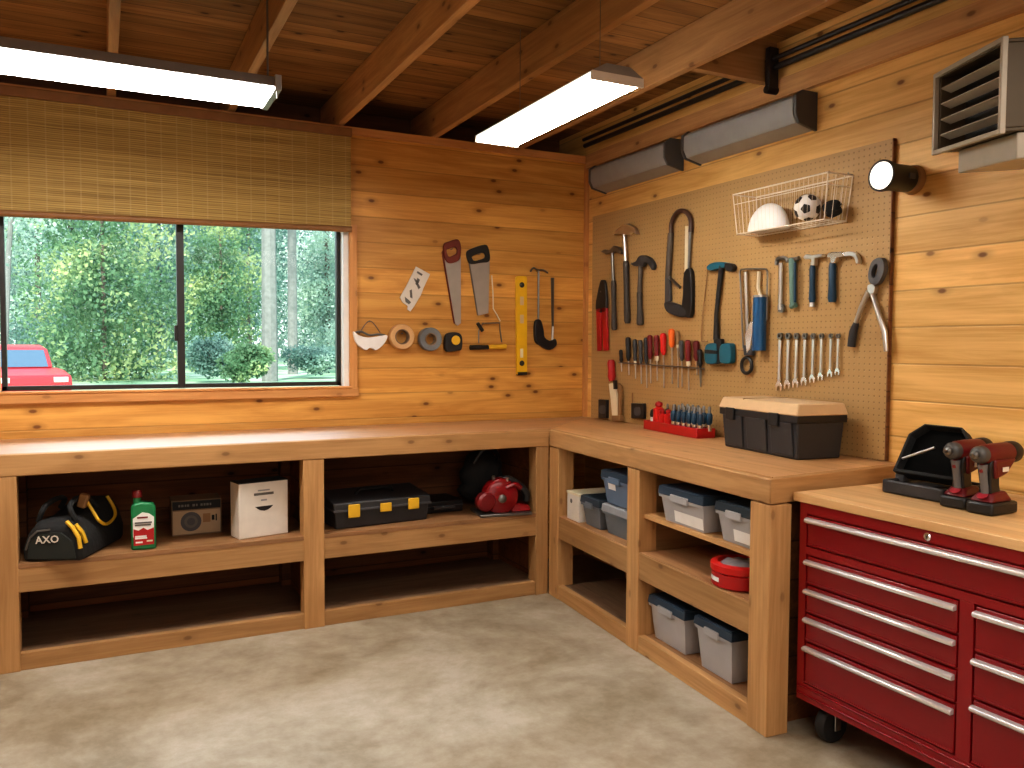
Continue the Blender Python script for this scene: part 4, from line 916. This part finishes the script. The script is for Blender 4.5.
for j, y in enumerate((.03, .076)):
    for i in range(6):
        x = .255+i*.048+.01*j
        lab = 'blue-collared nut driver, %s in the %s row of the red tray' % (('first from the red drivers', 'second from the red drivers', 'third from the red drivers', 'third from the toolbox end', 'second from the toolbox end', 'first at the toolbox end')[i], ('front', 'back')[j])
        if first is None:
            first = in_tray('nut_driver', lab, x, y, [('socket', 'chrome', [(.013, 0), (.013, .03), (.009, .034)]), ('collar', 'navy', [(.010, .032), (.0165, .04), (.0165, .078), (.011, .086)]), ('tip', 'steel_d', [(.008, .084), (.008, .112), (.004, .118)])], 'nut drivers in the red tray')
        else:
            o = copy_tree(first); o.matrix_world = TM @ Matrix.Translation((x, y, .0345)); o['label'] = lab; ROOT_M[o.name] = o.matrix_world.copy()
            o.scale = (1, 1, 1+.04*((i*3+j) % 3))
for i, (x, y, k, lab) in enumerate(((.075, .05, 1.25, 'tallest red driver with round cap in the red tray'), (.135, .035, .85, 'short red driver between the tallest red one and another, in red tray'), (.19, .04, .9, 'short red driver in the red tray nearest the blue-collared nut drivers'))):
    in_tray('red_driver', lab, x, y, [('handle', 'redb', [(.022*k, 0), (.026*k, .012), (.024*k, .05), (.026*k, .064*k), (.012, .074*k)]), ('cap', 'redp', [(.012, .07*k), (.018*k, .08*k), (.016*k, .092*k), (.003, .098*k)])], 'red drivers in the red tray')
for i, (x, y, lab) in enumerate(((.115, .08, 'black capped driver at the back of the red tray behind the tallest red one'), (.185, .082, 'black capped driver at the back of the red tray behind the short red ones'))):
    in_tray('black_driver', lab, x, y, [('handle', 'char', [(.014, 0), (.017, .02), (.013, .08), (.008, .085)]), ('tip', 'steel_d', [(.007, .084), (.007, .105), (.003, .112)])], 'black drivers in the red tray')
in_tray('black_driver', 'lone black-topped white driver at the very corner end of the red tray', .03, .04, [('handle', 'white', [(.012, 0), (.014, .02), (.012, .035)]), ('tip', 'black', [(.013, .034), (.017, .045), (.013, .07), (.004, .076)])], 'black drivers in the red tray')

# ------------------------------------------------------------------ on the shelf under the window
t = thing('tool_bag', 'black canvas tool bag with yellow straps slumped on the shelf', 'bag', (-2.985, -.652, ZS), -.40)
secs = []      # cross-sections from the end panel back: (y, half bottom width, half top width, height, x shift)
for (y, hb, ht, h) in ((0, .112, .07, .135), (.03, .118, .062, .165), (.14, .118, .06, .165), (.26, .118, .06, .19), (.38, .118, .06, .20), (.43, .105, .055, .185)):
    secs.append([(-hb, y, .001), (-hb*1.02, y, h*.35), (-hb*.85, y, h*.7), (-ht, y, h), (ht, y, h), (hb*.85, y, h*.7), (hb*1.02, y, h*.35), (hb, y, .001)])
mb = MB(); vs = [p for s_ in secs for p in s_]; k = 8; fs = []
for i in range(len(secs)-1):
    for j in range(k): fs.append((i*k+j, i*k+(j+1) % k, (i+1)*k+(j+1) % k, (i+1)*k+j))
fs += [tuple(range(k)), tuple((len(secs)-1)*k+j for j in range(k-1, -1, -1))]
mb.add(vs, fs).build('bag_body', 'soft', t, bevel=.012)
MB().prism([(-.095, -.006, .012), (.095, -.006, .012), (.085, -.008, .085), (.04, -.012, .122), (-.04, -.012, .122), (-.085, -.008, .085)], (0, .008, 0)).build('end_pocket', plain('pocket_canvas', (.022, .028, .026), .8), t, bevel=.003)
words('AXO', .042, 'offwhite', t, Matrix.Translation((-.012, -.0115, .092)) @ Matrix.Rotation(-.06, 4, 'Y') @ FACE, .001)
MB().tube([(-.10, -.004, .05), (-.08, -.01, .1), (-.05, -.012, .128), (-.0, -.012, .134)], .004, 6).build('piping', 'lowgrey', t)
for s_ in (-1, 1):
    MB().tube(smoothpts([(s_*.075, .05, .155), (s_*.05, .05, .215), (s_*.04, .14, .235), (s_*.05, .22, .215), (s_*.078, .24, .175)], 4, False), .011, 8).build('carry_handle', 'soft', t)
mb = MB()
for pts in ([(.088, .012, .15), (.112, .02, .115), (.121, .03, .07)], [(.06, .0, .165), (.085, -.004, .14), (.108, -.004, .10), (.114, -.006, .055)]):
    mb.tube(pts, .0085, 6)
mb.build('yellow_strap', 'yellowp', t)
MB().tube(smoothpts([(.07, .14, .235), (.106, .14, .17), (.125, .145, .135), (.123, .22, .105), (.123, .30, .12), (.108, .33, .155), (.075, .34, .205)], 4, False), .007, 6).build('loop_strap', 'yellowp', t)
MB().obox((.068, .13, .225), (.035, .03, .06), (0, .3, 0)).build('handle_wrap', 'brownring', t, bevel=.006)

t.scale = (1.03, 1.04, 1.02)
t = thing('oil_bottle', 'green plastic bottle with red cap and red and white label on the shelf', 'bottle', (-2.634, -.575, ZS), -.05)
w2 = .050
prof = [(-w2, .001), (w2, .001), (w2, .185), (w2*.82, .205), (-w2*.1, .212), (-w2*.25, .212), (-w2*.95, .200), (-w2, .17)]
MB().prism([(x, -.028, z) for x, z in prof], (0, .056, 0)).build('bottle_body', 'green', t, bevel=.009)
MB().lathe((-.024, 0, .205), (0, 0, 1), [(.017, 0), (.015, .02), (.015, .03)], 16).build('neck', 'green', t)
MB().lathe((-.024, 0, .232), (0, 0, 1), [(.021, 0), (.021, .026), (.018, .030)], 18).build('cap', 'maroon', t)
MB().prism([(x, -.0292, z) for x, z in ((-.042, .06), (.042, .055), (.043, .145), (.022, .162), (-.004, .168), (-.030, .150), (-.042, .142))], (0, .004, 0)).build('label_white', 'white', t)
MB().prism([(x, -.0300, z) for x, z in ((-.040, .022), (.042, .024), (.042, .098), (.016, .088), (0, .1), (-.02, .088), (-.04, .096))], (0, .004, 0)).build('label_red', 'redp', t)
for x0_, x1_, z, mt in ((-.025, .018, .145, 'maroon'), (-.034, .034, .122, 'lowgrey'), (-.034, .03, .112, 'lowgrey'), (-.034, .012, .062, 'white'), (-.034, .014, .054, 'white'), (-.032, -.004, .036, 'white'), (.012, .036, .04, 'cream')):
    MB().box((x0_, -.0312, z-.0035), (x1_, -.0285, z+.0035)).build('label_print', mt, t)

a, b = HZ(172, 537.5, ZS), HZ(222, 533, ZS); L = (b-a).length
t = thing('cardboard_carton', 'low brown printed carton at the back between green bottle and white box', 'box', a+Vector((0, .01, 0)), math.atan2(b.y-a.y, b.x-a.x))
MB().box((0, 0, .001), (L, .16, .168)).build('carton', 'brownbox', t, bevel=.003)
MB().box((.004, -.0012, .124), (L-.004, .001, .164)).build('dark_band', 'soft', t)
mb = MB()
x = .03
for wd in (.012, .016, .01, .014, .0, .016, .01, .0, .014, .012, .015, .01):
    if wd: mb.box((x, -.0022, .138), (x+wd*.7, .0, .149))
    x += wd or .01
mb.build('faded_print', 'lowgrey', t)
MB().box((.006, -.001, .008), (L-.006, .001, .118)).build('front_panel', plain('tan_card', (.40, .29, .18), .7), t)
MB().cyl((.085, -.003, .066), (.085, .001, .066), .046, n=26).build('printed_disc', 'dgrey', t)
MB().lathe((.085, -.0035, .066), (0, 1, 0), [(.018, 0), (.030, 0), (.030, .002), (.018, .002), (.018, 0)], 24).build('printed_ring', 'lowgrey', t)
MB().box((.138, -.0022, .058), (.172, .001, .1)).build('printed_panel', 'brownring', t)
MB().box((.178, -.0022, .066), (.19, .001, .09)).box((.195, -.0022, .062), (.201, .001, .094)).build('printed_mark', 'soft', t)

a, b = HZ(239.5, 540.5, ZS), HZ(289, 533.5, ZS); L = (b-a).length
t = thing('carton_box', 'tall white carton with a dark smile mark on the shelf', 'box', a+Vector((0, .008, 0)), math.atan2(b.y-a.y, b.x-a.x)+.02)
h = .262
MB().box((0, 0, .001), (L, .11, h)).build('carton', 'offwhite', t, bevel=.003)
MB().box((.0, -.001, h-.003), (L, .11, h+.0015)).build('top_flap', 'soft', t)
MB().prism([(L*.32+L*.37*f, -.0012, h*(.545 if False else .555)) for f in (0, .5, 1)]+[(L*.32+L*.37*f, -.0012, h*(.555-.085*math.sin(PI*f)**.8)) for f in (.85, .7, .5, .3, .15)], (0, .003, 0)).build('smile_mark', 'black', t)
MB().box((L*.30, -.001, h*.755), (L*.70, .001, h*.80)).build('print_line', 'lowgrey', t)
MB().box((L*.38, -.001, h*.83), (L*.62, .001, h*.855)).build('print_line', 'grey', t)
MB().box((L*.44, -.001, h*.65), (L*.56, .001, h*.68)).build('print_line', 'grey', t)

a, b = HZ(335.5, 531, ZS), HZ(431, 520.5, ZS); L = (b-a).length
t = thing('toolbox', 'dark grey toolbox with three yellow latches on the shelf', 'toolbox', a+Vector((.0, .012, 0)), math.atan2(b.y-a.y, b.x-a.x)+.03)
D = .24; h = .092
taper(MB(), 0, L, 0, D, .001, h, .008).build('body', 'char', t, bevel=.006)
MB().hexa([(-.008, -.008, h), (L+.008, -.008, h), (L+.008, D+.008, h), (-.008, D+.008, h)], [(-.008, -.004, h+.038), (L+.008, -.004, h+.038), (L, D, h+.07), (0, D, h+.07)]).build('lid', 'char', t, bevel=.006)
MB().box((-.01, -.011, h-.006), (L+.01, D+.01, h+.006)).build('rim', 'dgrey', t, bevel=.002)
for f, z0, z1 in ((.185, h-.035, h+.03), (.515, h-.022, h+.022), (.815, h-.024, h+.032)):
    MB().box((L*f-.030, -.022, z0), (L*f+.030, -.009, z1)).build('latch', 'yellowp', t, bevel=.004)
MB().tube([(L*.3, D*.5, h+.055), (L*.33, D*.45, h+.08), (L*.67, D*.45, h+.08), (L*.7, D*.5, h+.055)], .009, 8).build('carry_handle', 'black', t)

t = thing('drill_case', 'flat black case with a handle at the back beside the yellow-latched toolbox', 'case', (-1.17, -.31, ZS), .05)
MB().box((-.12, -.10, .001), (.14, .12, .065)).build('case_body', 'black', t, bevel=.008)
MB().box((-.122, -.102, .036), (.142, .122, .040)).build('seam', 'dgrey', t)
MB().tube([(-.05, -.10, .03), (-.05, -.135, .035), (.07, -.135, .035), (.07, -.10, .03)], .009, 8).build('carry_handle', 'char', t)
t = thing('equipment_bag', 'dark bag standing in the shadow behind the red saw', 'bag', (-.86, -.28, ZS))
mb = MB().ball((0, 0, .16), (.13, .10, .155), 24, 14)
mb.v = [Vector((v.x*(1+.25*(v.z < .1)), v.y, max(.001, v.z)))+Vector((.008*math.sin(v.z*60), .006*math.sin(v.x*70), 0)) for v in mb.v]
mb.build('bag_body', 'soft', t)
MB().tube(smoothpts([(-.08, -.07, .25), (-.03, -.09, .325), (.04, -.09, .32), (.08, -.07, .24)], 4, False), .012, 8).build('carry_handle', 'black', t)

t = thing('circular_saw', 'shiny red circular saw with black handle at the corner end of the shelf', 'power saw', (-.855, -.515, ZS), -.15)
MB().box((-.13, -.115, .001), (.125, .07, .014)).build('base_plate', 'steel_d', t, bevel=.003)
MB().lathe((-.02, -.085, .090), (0, 1, 0), [(.012, -.012), (.066, -.010), (.082, 0), (.085, .02), (.085, .05), (.07, .065), (.02, .07)], 30).build('blade_guard', 'sawred', t)
mb = MB().lathe((-.02, -.01, .082), (0, 1, 0), [(.05, 0), (.055, .01), (.052, .09), (.042, .11), (.02, .115)], 22); mb.build('motor', 'sawred', t)
MB().lathe((-.105, -.06, .07), (.2, -1, 0), [(.04, 0), (.045, .01), (.045, .045), (.036, .055), (.008, .058)], 20).build('side_knob', 'maroon', t)
MB().hexa([(.03, -.09, .014), (.13, -.09, .014), (.13, .03, .014), (.03, .03, .014)], [(.03, -.07, .055), (.12, -.08, .04), (.12, .01, .04), (.03, .01, .055)]).build('battery_shoe', 'sawred', t, bevel=.008)
MB().tube(smoothpts([(-.03, -.04, .155), (.02, -.045, .165), (.07, -.045, .14), (.112, -.045, .10), (.118, -.045, .055)], 4, False), [.018]*17, 10).build('rear_handle', 'black', t)
MB().tube(smoothpts([(.0, -.088, .13), (.045, -.09, .145), (.075, -.088, .125)], 4, False), .012, 8).build('handle_trim', 'sawred', t)
MB().tube([(-.05, -.06, .15), (-.055, -.07, .185)], .008, 8).build('trigger_lever', 'steel', t)
MB().tube([(.01, -.08, .145), (.006, -.088, .178)], .006, 8).build('depth_lever', 'steel', t)
MB().lathe((-.02, -.1, .082), (0, -1, 0), [(.02, 0), (.02, .004), (.012, .01)], 18).build('blade_bolt', 'steel_d', t)

t.scale = (1.14, 1.14, 1.14)

# ------------------------------------------------------------------ bins in the bench under the pegboard
def bin_(label, x0, x1, y0, dp, z0, h, body, lid, group, lab=None, clip=True):
    t = thing('storage_bin', label, 'bin', mat=RBM @ Matrix.Translation((x0, y0, z0)), group=group)
    W = x1-x0; k = .016; hl = min(.034, h*.25); hb = h-hl
    mb = MB(); th = .003
    o0 = [(k,k,.001),(W-k,k,.001),(W-k,dp-k,.001),(k,dp-k,.001)]; o1 = [(0,0,hb),(W,0,hb),(W,dp,hb),(0,dp,hb)]
    i0 = [(k+th,k+th,.004),(W-k-th,k+th,.004),(W-k-th,dp-k-th,.004),(k+th,dp-k-th,.004)]; i1 = [(th,th,hb),(W-th,th,hb),(W-th,dp-th,hb),(th,dp-th,hb)]
    mb.add(o0+o1+i0+i1, [(0,1,2,3),(0,4,5,1),(1,5,6,2),(2,6,7,3),(3,7,4,0),(8,11,10,9),(8,9,13,12),(9,10,14,13),(10,11,15,14),(11,8,12,15),(4,12,13,5),(5,13,14,6),(6,14,15,7),(7,15,12,4)])
    mb.build('tub', body, t, bevel=.002)
    MB().ring([(-.006,-.006,hb-.012),(W+.006,-.006,hb-.012),(W+.006,dp+.006,hb-.012),(-.006,dp+.006,hb-.012)], [(.002,.002,hb-.012),(W-.002,.002,hb-.012),(W-.002,dp-.002,hb-.012),(.002,dp-.002,hb-.012)], (0,0,.011)).build('rim', body, t)
    MB().hexa([(-.010,-.010,hb),(W+.010,-.010,hb),(W+.010,dp+.010,hb),(-.010,dp+.010,hb)], [(-.006,-.006,h),(W+.006,-.006,h),(W+.006,dp+.006,h),(-.006,dp+.006,h)]).ring([(.0,.0,h-.001),(W,.0,h-.001),(W,dp,h-.001),(0,dp,h-.001)], [(.02,.02,h-.001),(W-.02,.02,h-.001),(W-.02,dp-.02,h-.001),(.02,dp-.02,h-.001)], (0,0,.005)).build('lid', lid, t, bevel=.003)
    if clip: MB().box((W*.3, -.016, hb-.018), (W*.7, -.004, hb+.012)).build('clip', body if 'clear' in body else lid, t, bevel=.003)
    if lab: MB().hexa([(W*lab[0], -.001+k*(1-lab[2]), hb*lab[2]), (W*lab[1], -.001+k*(1-lab[2]), hb*lab[2]), (W*lab[1], .002+k*(1-lab[2]), hb*lab[2]), (W*lab[0], .002+k*(1-lab[2]), hb*lab[2])],
                      [(W*lab[0], -.001+k*(1-lab[3]), hb*lab[3]), (W*lab[1], -.001+k*(1-lab[3]), hb*lab[3]), (W*lab[1], .002+k*(1-lab[3]), hb*lab[3]), (W*lab[0], .002+k*(1-lab[3]), hb*lab[3])]).build('paper_label', 'white', t)
    MB().box((k+.012, k+.012, .006), (W-k-.012, dp-k-.012, hb*.62)).build('contents', lab[4] if lab and len(lab) > 4 else 'offwhite', t, bevel=.01)
    return t
G = 'plastic storage bins in the bench'
bin_('clear bin with dark blue lid on the upper shelf, the wider of two there', 1.062, 1.365, .03, .17, .616, .148, 'clear', 'binblue', G, (.30, .95, .10, .5))
bin_('clear bin with dark lid on the upper shelf against the end post', 1.45, 1.666, .035, .18, .616, .150, 'clear', 'bindark', G, (.40, .9, .12, .5))
bin_('clear bin with navy lid on the bottom shelf next to the middle post', .952, 1.215, .055, .24, ZL, .188, 'clear', 'binblue', G)
bin_('clear bin with navy lid on the bottom shelf next to the end post', 1.305, 1.528, .05, .24, ZL, .205, 'clear', 'binblue', G)
bin_('grey see-through bin with dark lid between the white file box and stacked bins', .322, .502, .04, .24, ZS, .148, 'clearg', 'bindark', G, None)
bin_('lower bin of the stacked pair, grey with pale rim, beside the middle post', .528, .79, .05, .24, ZS, .142, 'clearg', 'grey', G, None, False)
bin_('blue bin stacked on top of another beside the middle post', .535, .79, .04, .24, ZS+.1505, .158, 'clearb', 'binblue', G, (.18, .45, .58, .88, 'blue'))
t = thing('file_box', 'narrow white box on the shelf by the corner post', 'box', mat=RBM @ Matrix.Translation((.165, .03, ZS)))
MB().box((0, 0, .001), (.135, .22, .145)).build('box_body', 'offwhite', t, bevel=.003)
MB().box((-.003, -.003, .135), (.138, .223, .149)).build('lid', 'cream', t, bevel=.002)
MB().cyl((.05, -.001, .10), (.05, .003, .10), .012).build('finger_hole', 'lowgrey', t)
MB().box((.1352, .06, .03), (.1362, .16, .1)).build('side_print', 'lowgrey', t)
t = thing('round_tin', 'round red tin with pale wrapped top on the bench shelf by the end post', 'tin', mat=RBM @ Matrix.Translation((1.50, .112, ZS)))
R_ = .112
MB().lathe((0,0,.001), (0,0,1), [(R_-.008, 0), (R_, .006), (R_, .052), (R_-.004, .056)], 40).build('tin_body', 'redp', t)
MB().lathe((0,0,.057), (0,0,1), [(R_-.005, 0), (R_+.004, .005), (R_+.004, .028), (R_-.006, .034), (R_-.022, .034), (R_-.024, .018), (.01, .018)], 40).build('lid_ring', 'redb', t)
mb = MB().ball((0, 0, .074), (R_-.028, R_-.028, .020), 30, 10); mb.v = [v+Vector((0, 0, .006*math.sin(v.x*120)*math.sin(v.y*95))) for v in mb.v]; mb.build('wrapped_top', plain('clear_wrap', (.42, .42, .44), .25), t)
mb = MB(); nn = 10
for i in range(nn):
    a0, a1 = PI*(1.33+.2*i/nn), PI*(1.33+.2*(i+1)/nn); r0, r1 = R_+.0005, R_+.0015
    mb.hexa([(r0*math.cos(a0), r0*math.sin(a0), .024), (r0*math.cos(a1), r0*math.sin(a1), .024), (r1*math.cos(a1), r1*math.sin(a1), .024), (r1*math.cos(a0), r1*math.sin(a0), .024)],
            [(r0*math.cos(a0), r0*math.sin(a0), .04), (r0*math.cos(a1), r0*math.sin(a1), .04), (r1*math.cos(a1), r1*math.sin(a1), .04), (r1*math.cos(a0), r1*math.sin(a0), .04)])
mb.build('white_band', 'white', t)

# ------------------------------------------------------------------ red tool chest
XC, Y0, Y1, CZ0, CZ1 = -.65, -2.462, -3.95, .14, .822
ch = thing('tool_chest', 'large glossy red rolling tool chest with steel drawer handles and wooden top', 'tool chest', (-.33, -3.2, 0))
XF = XC+.012
MB().box((XF, Y1, CZ0), (-.012, Y0, CZ1)).build('cabinet_body', 'red', ch, world=True, bevel=.004)
MB().box((XC-.012, Y1-.02, CZ1+.001), (-.004, Y0+.022, .853)).build('wooden_top', 'chest_top', ch, world=True, bevel=.003)
def frontp(mb, ya, yb, za, zb, x=XC): return mb.box((x, min(ya, yb), za), (XF+.004, max(ya, yb), zb))
YD0, YD1 = -3.050, -3.096
mb = MB(); frontp(mb, Y0, Y0-.030, CZ0, CZ1); frontp(mb, YD0-.002, YD1+.002, .2005, .6475); frontp(mb, Y0-.0305, Y1+.0305, .787, CZ1); frontp(mb, Y0-.0305, Y1+.0305, CZ0, .20); frontp(mb, Y0-.0305, Y1+.0305, .648, .673); frontp(mb, Y1+.03, Y1, CZ0, CZ1)
mb.build('face_frame', 'red', ch, world=True)
for z in (.186, .160): MB().box((XC-.006, Y1, z), (XC+.002, Y0-.004, z+.006)).build('bottom_bead', 'redd', ch, world=True, bevel=.002)
def drawer(ya, yb, za, zb, hz):
    d = MB().box((XC-.001, yb+.004, za+.004), (XF+.006, ya-.004, zb-.004)).build('drawer', 'redd', ch, world=True, bevel=.003)
    prof = [(XC-.002, hz-.008), (XC-.017, hz-.008), (XC-.022, hz-.001), (XC-.020, hz+.006), (XC-.012, hz+.009), (XC-.002, hz+.009)]
    MB().prism([(x, ya-.004, z) for x, z in prof], (0, (yb-ya)+.008, 0)).build('handle', 'alu', d, world=True, bevel=.002)
    MB().box((XC-.004, yb+.006, za+.006), (XC, ya-.006, za+.011)).build('lower_lip', 'red', d, world=True)
YL = -2.494
drawer(YL, Y1+.032, .676, .784, .766)
zs = (.646, .545, .447, .348, .20); hz = (.622, .522, .424, .325)
for i in range(4): drawer(YL, YD0, zs[i+1], zs[i], hz[i])
zs = (.646, .515, .385, .20); hz = (.623, .490, .360)
for i in range(3): drawer(YD1, Y1+.032, zs[i+1], zs[i], hz[i])
k = MB().lathe((XC-.001, -2.949, .803), (-1, 0, 0), [(.012, 0), (.012, .004), (.009, .007), (.003, .007)], 18).build('lock', 'chrome', ch, world=True)
MB().box((XC-.0095, -2.950, .7985), (XC-.007, -2.948, .8075)).build('key_slot', 'black', k, world=True)
for (x, y) in ((-.58, -2.54), (-.10, -2.54), (-.58, -3.86), (-.10, -3.86)):
    cs = MB().box((x-.035, y-.03, .128), (x+.035, y+.03, .1395)).box((x-.004, y-.034, .05), (x+.024, y-.028, .13)).box((x-.004, y+.028, .05), (x+.024, y+.034, .13)).build('caster', 'steel', ch, world=True, bevel=.002)
    MB().lathe((x+.012, y-.022, .062), (0, 1, 0), [(.02, 0), (.056, .002), (.0615, .01), (.0615, .034), (.056, .042), (.02, .044)], 24).build('wheel', 'blackr', cs, world=True)

# ------------------------------------------------------------------ on the chest
ZT2 = .8535
t = thing('drill_case', 'open black drill case, lid leaning up, on the wooden chest top', 'case', (-.272, -2.69, ZT2), -PI/2)
# local: x along the chest, y towards the wall, front at -y
bw, bd, bh = .228, .235, .046
MB().box((-bw/2, -bd/2, .001), (bw/2, bd/2, .012)).ring([(-bw/2,-bd/2,.012),(bw/2,-bd/2,.012),(bw/2,bd/2,.012),(-bw/2,bd/2,.012)], [(-bw/2+.012,-bd/2+.012,.012),(bw/2-.012,-bd/2+.012,.012),(bw/2-.012,bd/2-.012,.012),(-bw/2+.012,bd/2-.012,.012)], (0,0,bh-.012)).build('base_tray', 'char', t, bevel=.006)
MB().box((-bw/2+.014, -bd/2+.014, .013), (bw/2-.014, bd/2-.014, .034)).build('foam_insert', 'blackr', t)
MB().box((-.02, -bd/2+.02, .034), (.06, .0, .044)).build('moulded_block', 'char', t, bevel=.004)
th0 = 1.02; ly = Vector((0, math.cos(th0), math.sin(th0))); ln = Vector((0, -math.sin(th0), math.cos(th0)))
lo_ = Vector((0, bd/2-.15, bh+.004)); LH = .192
out = [(-bw/2, 0), (bw/2, 0), (bw/2, LH-.045), (bw/2-.045, LH), (-bw/2+.045, LH), (-bw/2, LH-.045)]
op = [lo_+Vector((x, 0, 0))+ly*s for x, s in out]; ip = [lo_+Vector((x*.91, 0, 0))+ly*(.012+s*.91) for x, s in out]
MB().prism(op, -ln*.012).ring(op, ip, ln*.04).build('lid', 'soft', t, bevel=.004)
MB().prism([p+ln*.002 for p in ip], ln*.003).build('lid_lining', plain('black_lining', (.004, .004, .004), .9, spec=.1), t)
MB().box((-bw/2-.004, bd/2-.165, bh-.012), (-bw/2+.03, bd/2-.13, bh+.02)).build('hinge', 'dgrey', t, bevel=.003)
MB().tube([lo_+Vector((-bw/2+.02, 0, 0))+ly*.05+ln*.042, lo_+Vector((-bw/2+.13, 0, 0))+ly*.10+ln*.055], .0045, 8).build('drill_bit', 'steel', t)

def drill(label):
    t = thing('cordless_drill', label, 'drill', (0, 0, 0), group='red cordless drills')
    MB().box((-.042, -.062, .001), (.042, .068, .038)).build('battery', 'black', t, bevel=.008)
    MB().hexa([(-.038, -.058, .038), (.038, -.058, .038), (.038, .05, .038), (-.038, .05, .038)], [(-.024, -.030, .066), (.024, -.030, .066), (.026, .03, .07), (-.026, .03, .07)]).build('battery_shoe', 'drillred', t, bevel=.008)
    MB().lathe((0, -.044, .0525), (0, -.55, 1), [(.010, 0), (.015, .002), (.016, .005), (.008, .007)], 16).build('shoe_badge', plain('badge_red', (.34, .025, .04), .35), t)
    mb = MB(); secs = [(.062, .020, .024, -.010), (.085, .018, .022, -.012), (.115, .019, .023, -.016), (.145, .022, .030, -.014), (.165, .024, .04, .0)]
    for (za, wa, da, ca), (zb, wb, db, cb) in zip(secs, secs[1:]):
        mb.hexa([(-wa, ca-da, za), (wa, ca-da, za), (wa, ca+da, za), (-wa, ca+da, za)], [(-wb, cb-db, zb), (wb, cb-db, zb), (wb, cb+db, zb), (-wb, cb+db, zb)])
    mb.build('grip', 'black', t, bevel=.004)
    MB().tube([(0, -.030, .064), (0, -.037, .09), (0, -.044, .125), (0, -.048, .15)], [.013, .011, .0115, .014], 10).build('front_strip', plain('strip_grey', (.15, .145, .145), .5), t)
    MB().hexa([(-.027, -.02, .105), (.027, -.02, .105), (.027, .035, .12), (-.027, .035, .12)], [(-.031, -.035, .165), (.031, -.035, .165), (.031, .075, .165), (-.031, .075, .165)]).build('side_shell', 'drillred', t, bevel=.007)
    MB().lathe((0, -.055, .180), (0, 1, 0), [(.024, 0), (.029, .01), (.031, .06), (.031, .12), (.027, .15), (.012, .16)], 24).build('motor_body', 'drillred', t)
    MB().lathe((0, .07, .180), (0, 1, 0), [(.031, 0), (.033, .006), (.033, .03), (.031, .036)], 24).build('rear_cap', 'black', t)
    MB().lathe((0, -.055, .180), (0, -1, 0), [(.026, -.006), (.026, .014), (.023, .022), (.016, .026), (.012, .027)], 24).build('gear_nose', plain('gear_grey', (.085, .083, .08), .5, .3), t)
    MB().lathe((0, -.081, .180), (0, -1, 0), [(.011, 0), (.012, .010), (.005, .014), (.005, .026)], 14).build('chuck', 'steel_d', t)
    MB().box((-.006, -.058, .125), (.006, -.036, .152)).build('trigger', 'maroon', t, bevel=.003)
    MB().box((.0312, .0, .128), (.0325, .03, .142)).build('side_mark', 'offwhite', t)
    return t
d1 = drill('red cordless drill standing on its battery directly beside the open case')
d2 = copy_tree(d1)
place(d1, (-.375, -2.866, ZT2), -PI/2+.06, d1['label'])
place(d2, (-.39, -2.965, ZT2), -PI/2+.03, 'red cordless drill standing at the end, in front of the other drill')

# ------------------------------------------------------------------ light
SC.world = bpy.data.worlds.new('world'); SC.world.use_nodes = True
nt = SC.world.node_tree; nt.nodes.clear(); t = NT(nt)
o = t.n('ShaderNodeOutputWorld'); bg = t.n('ShaderNodeBackground'); tc = t.n('ShaderNodeTexCoord'); sp = t.n('ShaderNodeSeparateXYZ', {0: tc.outputs['Generated']})
t.set(bg.inputs[0], t.ramp(sp.outputs[2], [(.0, (.88, .95, .93, 1)), (.25, (.85, .95, 1, 1)), (.7, (.55, .75, 1, 1))])); bg.inputs[1].default_value = 1.6
nt.links.new(bg.outputs[0], o.inputs[0])
def lamp(name, typ, loc, rot, energy, col, **kw):
    l = bpy.data.lights.new(name, typ); l.energy = energy; l.color = col
    for k, v in kw.items(): setattr(l, k, v)
    o = bpy.data.objects.new(name, l); COL.objects.link(o); o.location = loc; o.rotation_euler = rot; return o
lamp('sun', 'SUN', (0, 0, 10), (math.radians(48), 0, math.radians(-25)), 5.2, (1, .95, .85), angle=.03)
# fill lamps added behind the viewer
lamp('overhead_fill', 'AREA', (-1.7, -4.35, 2.27), (0, 0, 0), 52, (1, .93, .84), shape='RECTANGLE', size=2.4, size_y=1.6)
lamp('front_fill', 'AREA', (-3.4, -7.1, 1.4), (math.radians(90), 0, 0), 22, (1, .97, .94), shape='RECTANGLE', size=3, size_y=2.2)
lamp('window_skylight', 'AREA', (-2.5, 1.1, 2.9), (math.radians(-40), 0, 0), 115, (.66, .83, 1), shape='RECTANGLE', size=2.4, size_y=1.4)
SC.view_settings.view_transform = 'Standard'
SC.view_settings.look = 'Medium High Contrast'
for o in COL.objects:
    if o.get('label') and len(o['label'].split()) > 14: print('LONG', o.name, len(o['label'].split()), o['label'])
SC.view_settings.exposure = .1
